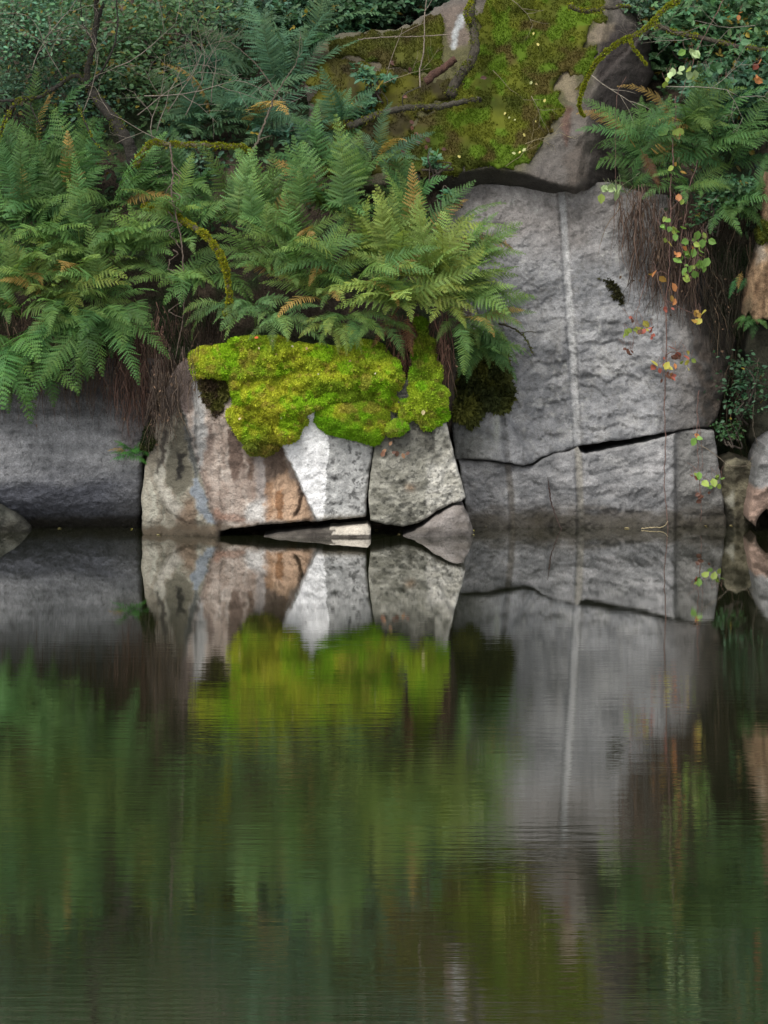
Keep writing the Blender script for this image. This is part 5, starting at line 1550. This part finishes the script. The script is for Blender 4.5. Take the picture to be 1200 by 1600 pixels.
vine('leafy green vine with the densest green leaves in front of the root curtain',
     [(1090, 250, 1.2), (1078, 290, 1.0), (1072, 330, .9), (1066, 370, .86), (1064, 410, .84), (1060, 450, .82), (1056, 490, .8)], 0.004,
     [(1082, 384, .84, 12, .065, (GRN, GRN, LIME)), (1094, 412, .83, 9, .06, (GRN,)), (1070, 402, .82, 6, .055, (GRN, ORG)), (1076, 424, .82, 8, .06, (GRN, LIME)), (1106, 382, .84, 3, .06, (GRN,)), (1092, 432, .82, 3, .045, (GRN,)), (1060, 400, .82, 2, .055, (ORG,)), (1060, 368, .84, 3, .06, (GRN,))],
     extra=([(1066, 370, .86), (1080, 376, .85), (1104, 380, .85)], [(1064, 400, .84), (1080, 405, .83), (1094, 412, .83)]))
vine('short trailing vine with lime and red leaves left of the long reddish vine',
     [(1010, 430, .95), (1000, 470, .9), (994, 500, .85), (990, 520, .8), (986, 545, .78)], 0.003,
     [(998, 516, .76, 6, .055, (YEL, LIME)), (982, 530, .78, 3, .05, (LIME,)), (1018, 516, .76, 8, .045, (RED, RED, BRN)), (978, 548, .8, 6, .035, (BRN,)), (990, 500, .8, 3, .04, (BRN, RED))],
     extra=([(994, 505, .84), (1006, 510, .8), (1018, 514, .78)],))
vine('thin low vine at the right end of the ledge with a bright green sprig',
     [(1092, 610, .95), (1090, 660, .8), (1090, 700, .7), (1092, 740, .66), (1096, 790, .62), (1094, 815, .6)], 0.0035,
     [(1084, 690, .7, 3, .06, (GRN, ORG)), (1100, 746, .62, 6, .055, (GRN, LIME)), (1122, 749, .62, 6, .05, (GRN, LIME)), (1088, 748, .64, 4, .045, (BRN, RED)), (1100, 780, .62, 5, .04, (BRN,))],
     extra=([(1092, 742, .66), (1108, 750, .63), (1124, 752, .62)], [(1090, 650, .8), (1096, 690, .7), (1098, 740, .66)]))
vine('bare hanging vine with pale leaves at its top in front of the boulder end',
     [(978, 120, 1.0), (964, 150, .98), (962, 200, .98), (962, 260, .96), (961, 310, .95), (960, 350, .95)], 0.0022, [])
vine('knotted bare vine looping down the dark hollow at the right edge',
     [(1186, 560, 1.0), (1182, 600, .95), (1176, 660, .9), (1182, 690, .88), (1188, 724, .85)], 0.003, [], (0.08, 0.065, 0.045))
vine('sprig of round pale-green leaves at the top corner of the grey wall',
     [(1000, 270, 1.05), (980, 285, .95), (962, 293, .92), (945, 300, .9)], 0.003,
     [(955, 290, .9, 4, .07, (PALE,)), (968, 296, .9, 4, .075, (PALE,)), (944, 302, .9, 3, .06, (PALE, LIME))], (0.12, 0.14, 0.07), name='leafy_sprig')
vine('bramble trail with pale and orange leaves above the dead twigs',
     [(1130, 0, 1.5), (1110, 40, 1.4), (1090, 75, 1.3), (1075, 120, 1.2), (1064, 150, 1.15)], 0.004,
     [(1078, 82, 1.3, 5, .07, (PALE, GRN)), (1076, 112, 1.2, 5, .075, (PALE, LIME)), (1054, 120, 1.15, 3, .06, (PALE,)), (1040, 128, 1.15, 2, .06, (LIME,)), (1158, 24, 1.5, 2, .06, (ORG,)), (1186, 102, 1.6, 2, .06, (ORG, RED)), (1183, 124, 1.6, 2, .06, (ORG,)), (1115, 115, 1.3, 8, .07, (GR1,)), (1138, 130, 1.4, 8, .07, (GR1,)), (1150, 80, 1.5, 8, .07, (GR1,))],
     name='bramble_trail')


# ------------------------------------------------------------------ BARK TRUNK at the right edge
def d_trunk(px, py):
    cx = 1225 + 0.0 * py
    r = np.interp(py, [200, 300, 380, 430, 500, 520], [34, 36, 40, 52, 68, 72])
    u = np.clip((px - cx) / r, -0.99, 0.99)
    y = 1.15 - 0.30 * np.sqrt(1 - u * u)
    y = y + 0.03 * fbm(px / 7, py / 46, 220, 4) + 0.012 * fbm(px / 7, py / 9, 221, 3)
    return y


c_trunk = paint(lambda x, y: mixc((0.16, 0.095, 0.05), (0.40, 0.265, 0.15), .5 + .7 * fbm(x / 8, y / 30, 222, 5)),
                [([(1186, 340), (1200, 344), (1206, 380), (1186, 385)], (0.04, 0.05, 0.014), 6, .9),
                 ([(1180, 375), (1196, 374), (1196, 405), (1182, 412)], (0.42, 0.37, 0.30), 5, .7),
                 ([(1160, 470), (1174, 460), (1176, 500), (1160, 510)], (0.09, 0.07, 0.035), 5, .8)], 3, 10, 223)
o = block('rock_block', [(1172, 506), (1200, 498), (1300, 500), (1500, 480), (1500, 720), (1190, 724), (1174, 690), (1166, 610), (1164, 550)],
          lambda x, y: 1.22 + 0.06 * fbm(x / 30, y / 30, 480, 4) + 0.02 * facets(x / 30, y / 22, 481),
          lambda x, y: mixc((0.02, 0.022, 0.012), (0.07, 0.065, 0.04), .5 + .8 * fbm(x / 18, y / 24, 482, 4)), ROCK, 5, 1.2, (10, 0.06), 3, 480)
tag(o, 'dark mossy rock in the hollow carrying the bark trunk at the right edge', 'rock')
tr = empty('old_trunk', W(1225, 510, 1.1)); tag(tr, 'tan weathered tree trunk with flaring foot at the right edge', 'tree trunk')
block('trunk', [(1196, 268), (1190, 284), (1190, 330), (1188, 370), (1180, 400), (1170, 430), (1163, 460), (1158, 488), (1164, 496), (1172, 486), (1177, 500), (1184, 508), (1192, 498), (1206, 502), (1230, 512), (1296, 505), (1285, 440), (1266, 400), (1260, 330), (1258, 262), (1236, 276), (1220, 258), (1206, 274)],
      d_trunk, c_trunk, BARK, 3.2, 0.35, (4, 0.02), 1.5, 220, parent=tr)
moss('moss', [(1179, 358), (1190, 345), (1206, 350), (1204, 372), (1190, 384), (1182, 376)], lambda x, y: d_trunk(x, y) - 0.03, lambda x, y: mixc((0.04, 0.05, 0.01), (0.08, 0.09, 0.012), .5 + fbm(x / 9, y / 9, 225, 2)), 4, 1200, (.01, .025), tr, (6, .03), 2, 225, .1)

# ------------------------------------------------------------------ FALLEN LEAVES
def fallen(label, group, spots, depth, cols, s=(.03, .05), name='fallen_leaf'):
    for (x, y) in spots:
        g = Geo()
        Y = float(depth(np.array([float(x)]), np.array([float(y)]))[0])
        P = np.array([W(x, y, Y - 0.012)])
        a = random.uniform(0, 6.28)
        D = np.array([[math.cos(a), random.uniform(-.3, .3), math.sin(a)]]); Nn = np.array([[random.uniform(-.3, .3), -1, random.uniform(.2, .9)]])
        leaves(g, P, D, Nn, np.array([random.uniform(*s)]), np.array([random.choice(cols)]), 1.2)
        o = g.out(name, LEAF, None, False)
        tag(o, label, 'leaf', group)


fallen('small pale yellow fallen leaf on the mossy slope of the huge boulder', 'fallen leaves on the mossy boulder',
       [(790, 175), (797, 182), (806, 186), (836, 188), (850, 160), (828, 132), (836, 130), (814, 236), (822, 232), (806, 240), (842, 72), (834, 50), (720, 246), (818, 208)],
       lambda x, y: d_top(x, y) - 0.065, [(0.50, 0.44, 0.14), (0.45, 0.36, 0.16), (0.42, 0.44, 0.2)], (.02, .04))
fallen('small brown dead leaf on the boulder beside the fallen lichened branch', 'brown dead leaves on the boulder',
       [(644, 196), (652, 206), (662, 214), (648, 214), (672, 222), (640, 188), (656, 225), (636, 240), (690, 232), (666, 234), (628, 150), (610, 95), (640, 104), (704, 100), (750, 122)],
       lambda x, y: d_top(x, y) - 0.06, [(0.13, 0.06, 0.04), (0.18, 0.09, 0.06), (0.09, 0.045, 0.035)], (.04, .06))
fallen('pale dry leaf fragment lying on the large bright moss cushion', 'leaf fragments on the bright cushion',
       [(404, 542), (500, 585), (511, 587), (424, 532), (372, 655), (440, 655), (545, 566), (368, 645), (432, 552), (585, 585), (455, 540), (480, 542)],
       d_moss, [(0.45, 0.36, 0.20), (0.38, 0.24, 0.13), (0.5, 0.45, 0.3)], (.018, .03))
fallen('cream fallen leaf lying on the lime moss clump', None, [(662, 640)], lambda x, y: 0.22 - LOB3(x, y) + 0 * x - 0.02, [(0.62, 0.52, 0.28)], (.045, .05))
fallen('orange-red fallen leaf at the top edge of the bright cushion', None, [(404, 527)], lambda x, y: d_moss(x, y) + 0.02, [(0.50, 0.10, 0.03)], (.035, .04))
fallen('curled brown leaf caught on the grey-green boulder under the moss', 'brown leaves on the grey-green boulder',
       [(604, 702), (612, 708), (620, 704), (628, 708), (608, 696), (640, 706), (596, 714)], lambda x, y: d_rblk(x, y) - 0.02, [(0.22, 0.11, 0.07), (0.13, 0.07, 0.05), (0.30, 0.17, 0.10)], (.04, .06))
# specks afloat along the shore
for (x, y, Y) in tuple((xx + random.uniform(-6, 6), 822.5 + random.uniform(-1, 1), .7) for xx in (790, 812, 830, 905, 930, 1010, 1022, 1070, 1078, 1118, 1128)) + ((625, 836, .1), (640, 832, .15), (648, 831, .1), (741, 830, .05), (735, 836, 0), (760, 824, .65), (770, 823, .65), (852, 823, .68), (960, 824, .62), (975, 826, .55), (988, 824, .6), (1060, 821, .7), (1090, 822, .68), (1104, 822, .66), (250, 836, .05), (205, 827, .4), (430, 834, .1), (585, 829, .2), (1140, 822, .68), (96, 826, .45)):
    Yw = 600 * 30 / (y - 238) - 30
    g = Geo()
    p = W(x, y, Yw); p.z = 0.004
    a = random.uniform(0, 6.28)
    leaves(g, np.array([p]), np.array([[math.cos(a), math.sin(a) * 1.0, 0.05]]), np.array([[0.0, -0.1, 1.0]]), np.array([random.uniform(.03, .05)]), np.array([random.choice([(0.5, 0.46, 0.12), (0.4, 0.33, 0.16), (0.3, 0.27, 0.12)])]), 1.1)
    o = g.out('floating_leaf', LEAF, None, False)
    tag(o, 'tiny pale leaf floating at the waterline of the rocks', 'leaf', 'leaves afloat along the waterline')

# ------------------------------------------------------------------ LIGHT, SKY, CAMERA
SUN_EL, SUN_AZ = 57, 208    # degrees; azimuth measured clockwise from +Y: the light comes from behind the camera, a little left
sd = bpy.data.lights.new('sun', 'SUN'); sd.energy = 1.5; sd.angle = R(40); sd.color = (1.0, 0.97, 0.92)
so = bpy.data.objects.new('sun', sd); COL.objects.link(so)
dirv = Vector((math.sin(R(SUN_AZ)) * math.cos(R(SUN_EL)), math.cos(R(SUN_AZ)) * math.cos(R(SUN_EL)), math.sin(R(SUN_EL))))
so.rotation_euler = dirv.to_track_quat('Z', 'Y').to_euler()
so.location = (0, -10, 20)
wd = bpy.data.worlds.new('World'); scene.world = wd; wd.use_nodes = True
nt = wd.node_tree
for n_ in list(nt.nodes): nt.nodes.remove(n_)
sky = nt.nodes.new('ShaderNodeTexSky'); sky.sky_type = 'NISHITA'; sky.sun_disc = False
sky.sun_elevation = R(SUN_EL); sky.sun_rotation = R(SUN_AZ); sky.dust_density = 3.0; sky.air_density = 1.0
hs = nt.nodes.new('ShaderNodeHueSaturation'); hs.inputs['Saturation'].default_value = 0.35
bg = nt.nodes.new('ShaderNodeBackground'); bg.inputs['Strength'].default_value = 0.105
wo = nt.nodes.new('ShaderNodeOutputWorld')
nt.links.new(sky.outputs[0], hs.inputs['Color']); nt.links.new(hs.outputs[0], bg.inputs['Color']); nt.links.new(bg.outputs[0], wo.inputs['Surface'])

cd = bpy.data.cameras.new('camera'); cam = bpy.data.objects.new('camera', cd); COL.objects.link(cam)
cam.location = (0, -30, EYE); cam.rotation_euler = (R(90), 0, 0)
cd.sensor_fit = 'HORIZONTAL'; cd.sensor_width = 36; cd.lens = 180
cd.shift_y = -(800 - HOR) / 1200
cd.clip_end = 500
scene.camera = cam

scene.render.engine = 'CYCLES'
scene.cycles.max_bounces = 6
scene.cycles.use_denoising = True
scene.view_settings.view_transform = 'Standard'
scene.view_settings.look = 'None'
scene.view_settings.exposure = 1.25
scene.view_settings.gamma = 1.0
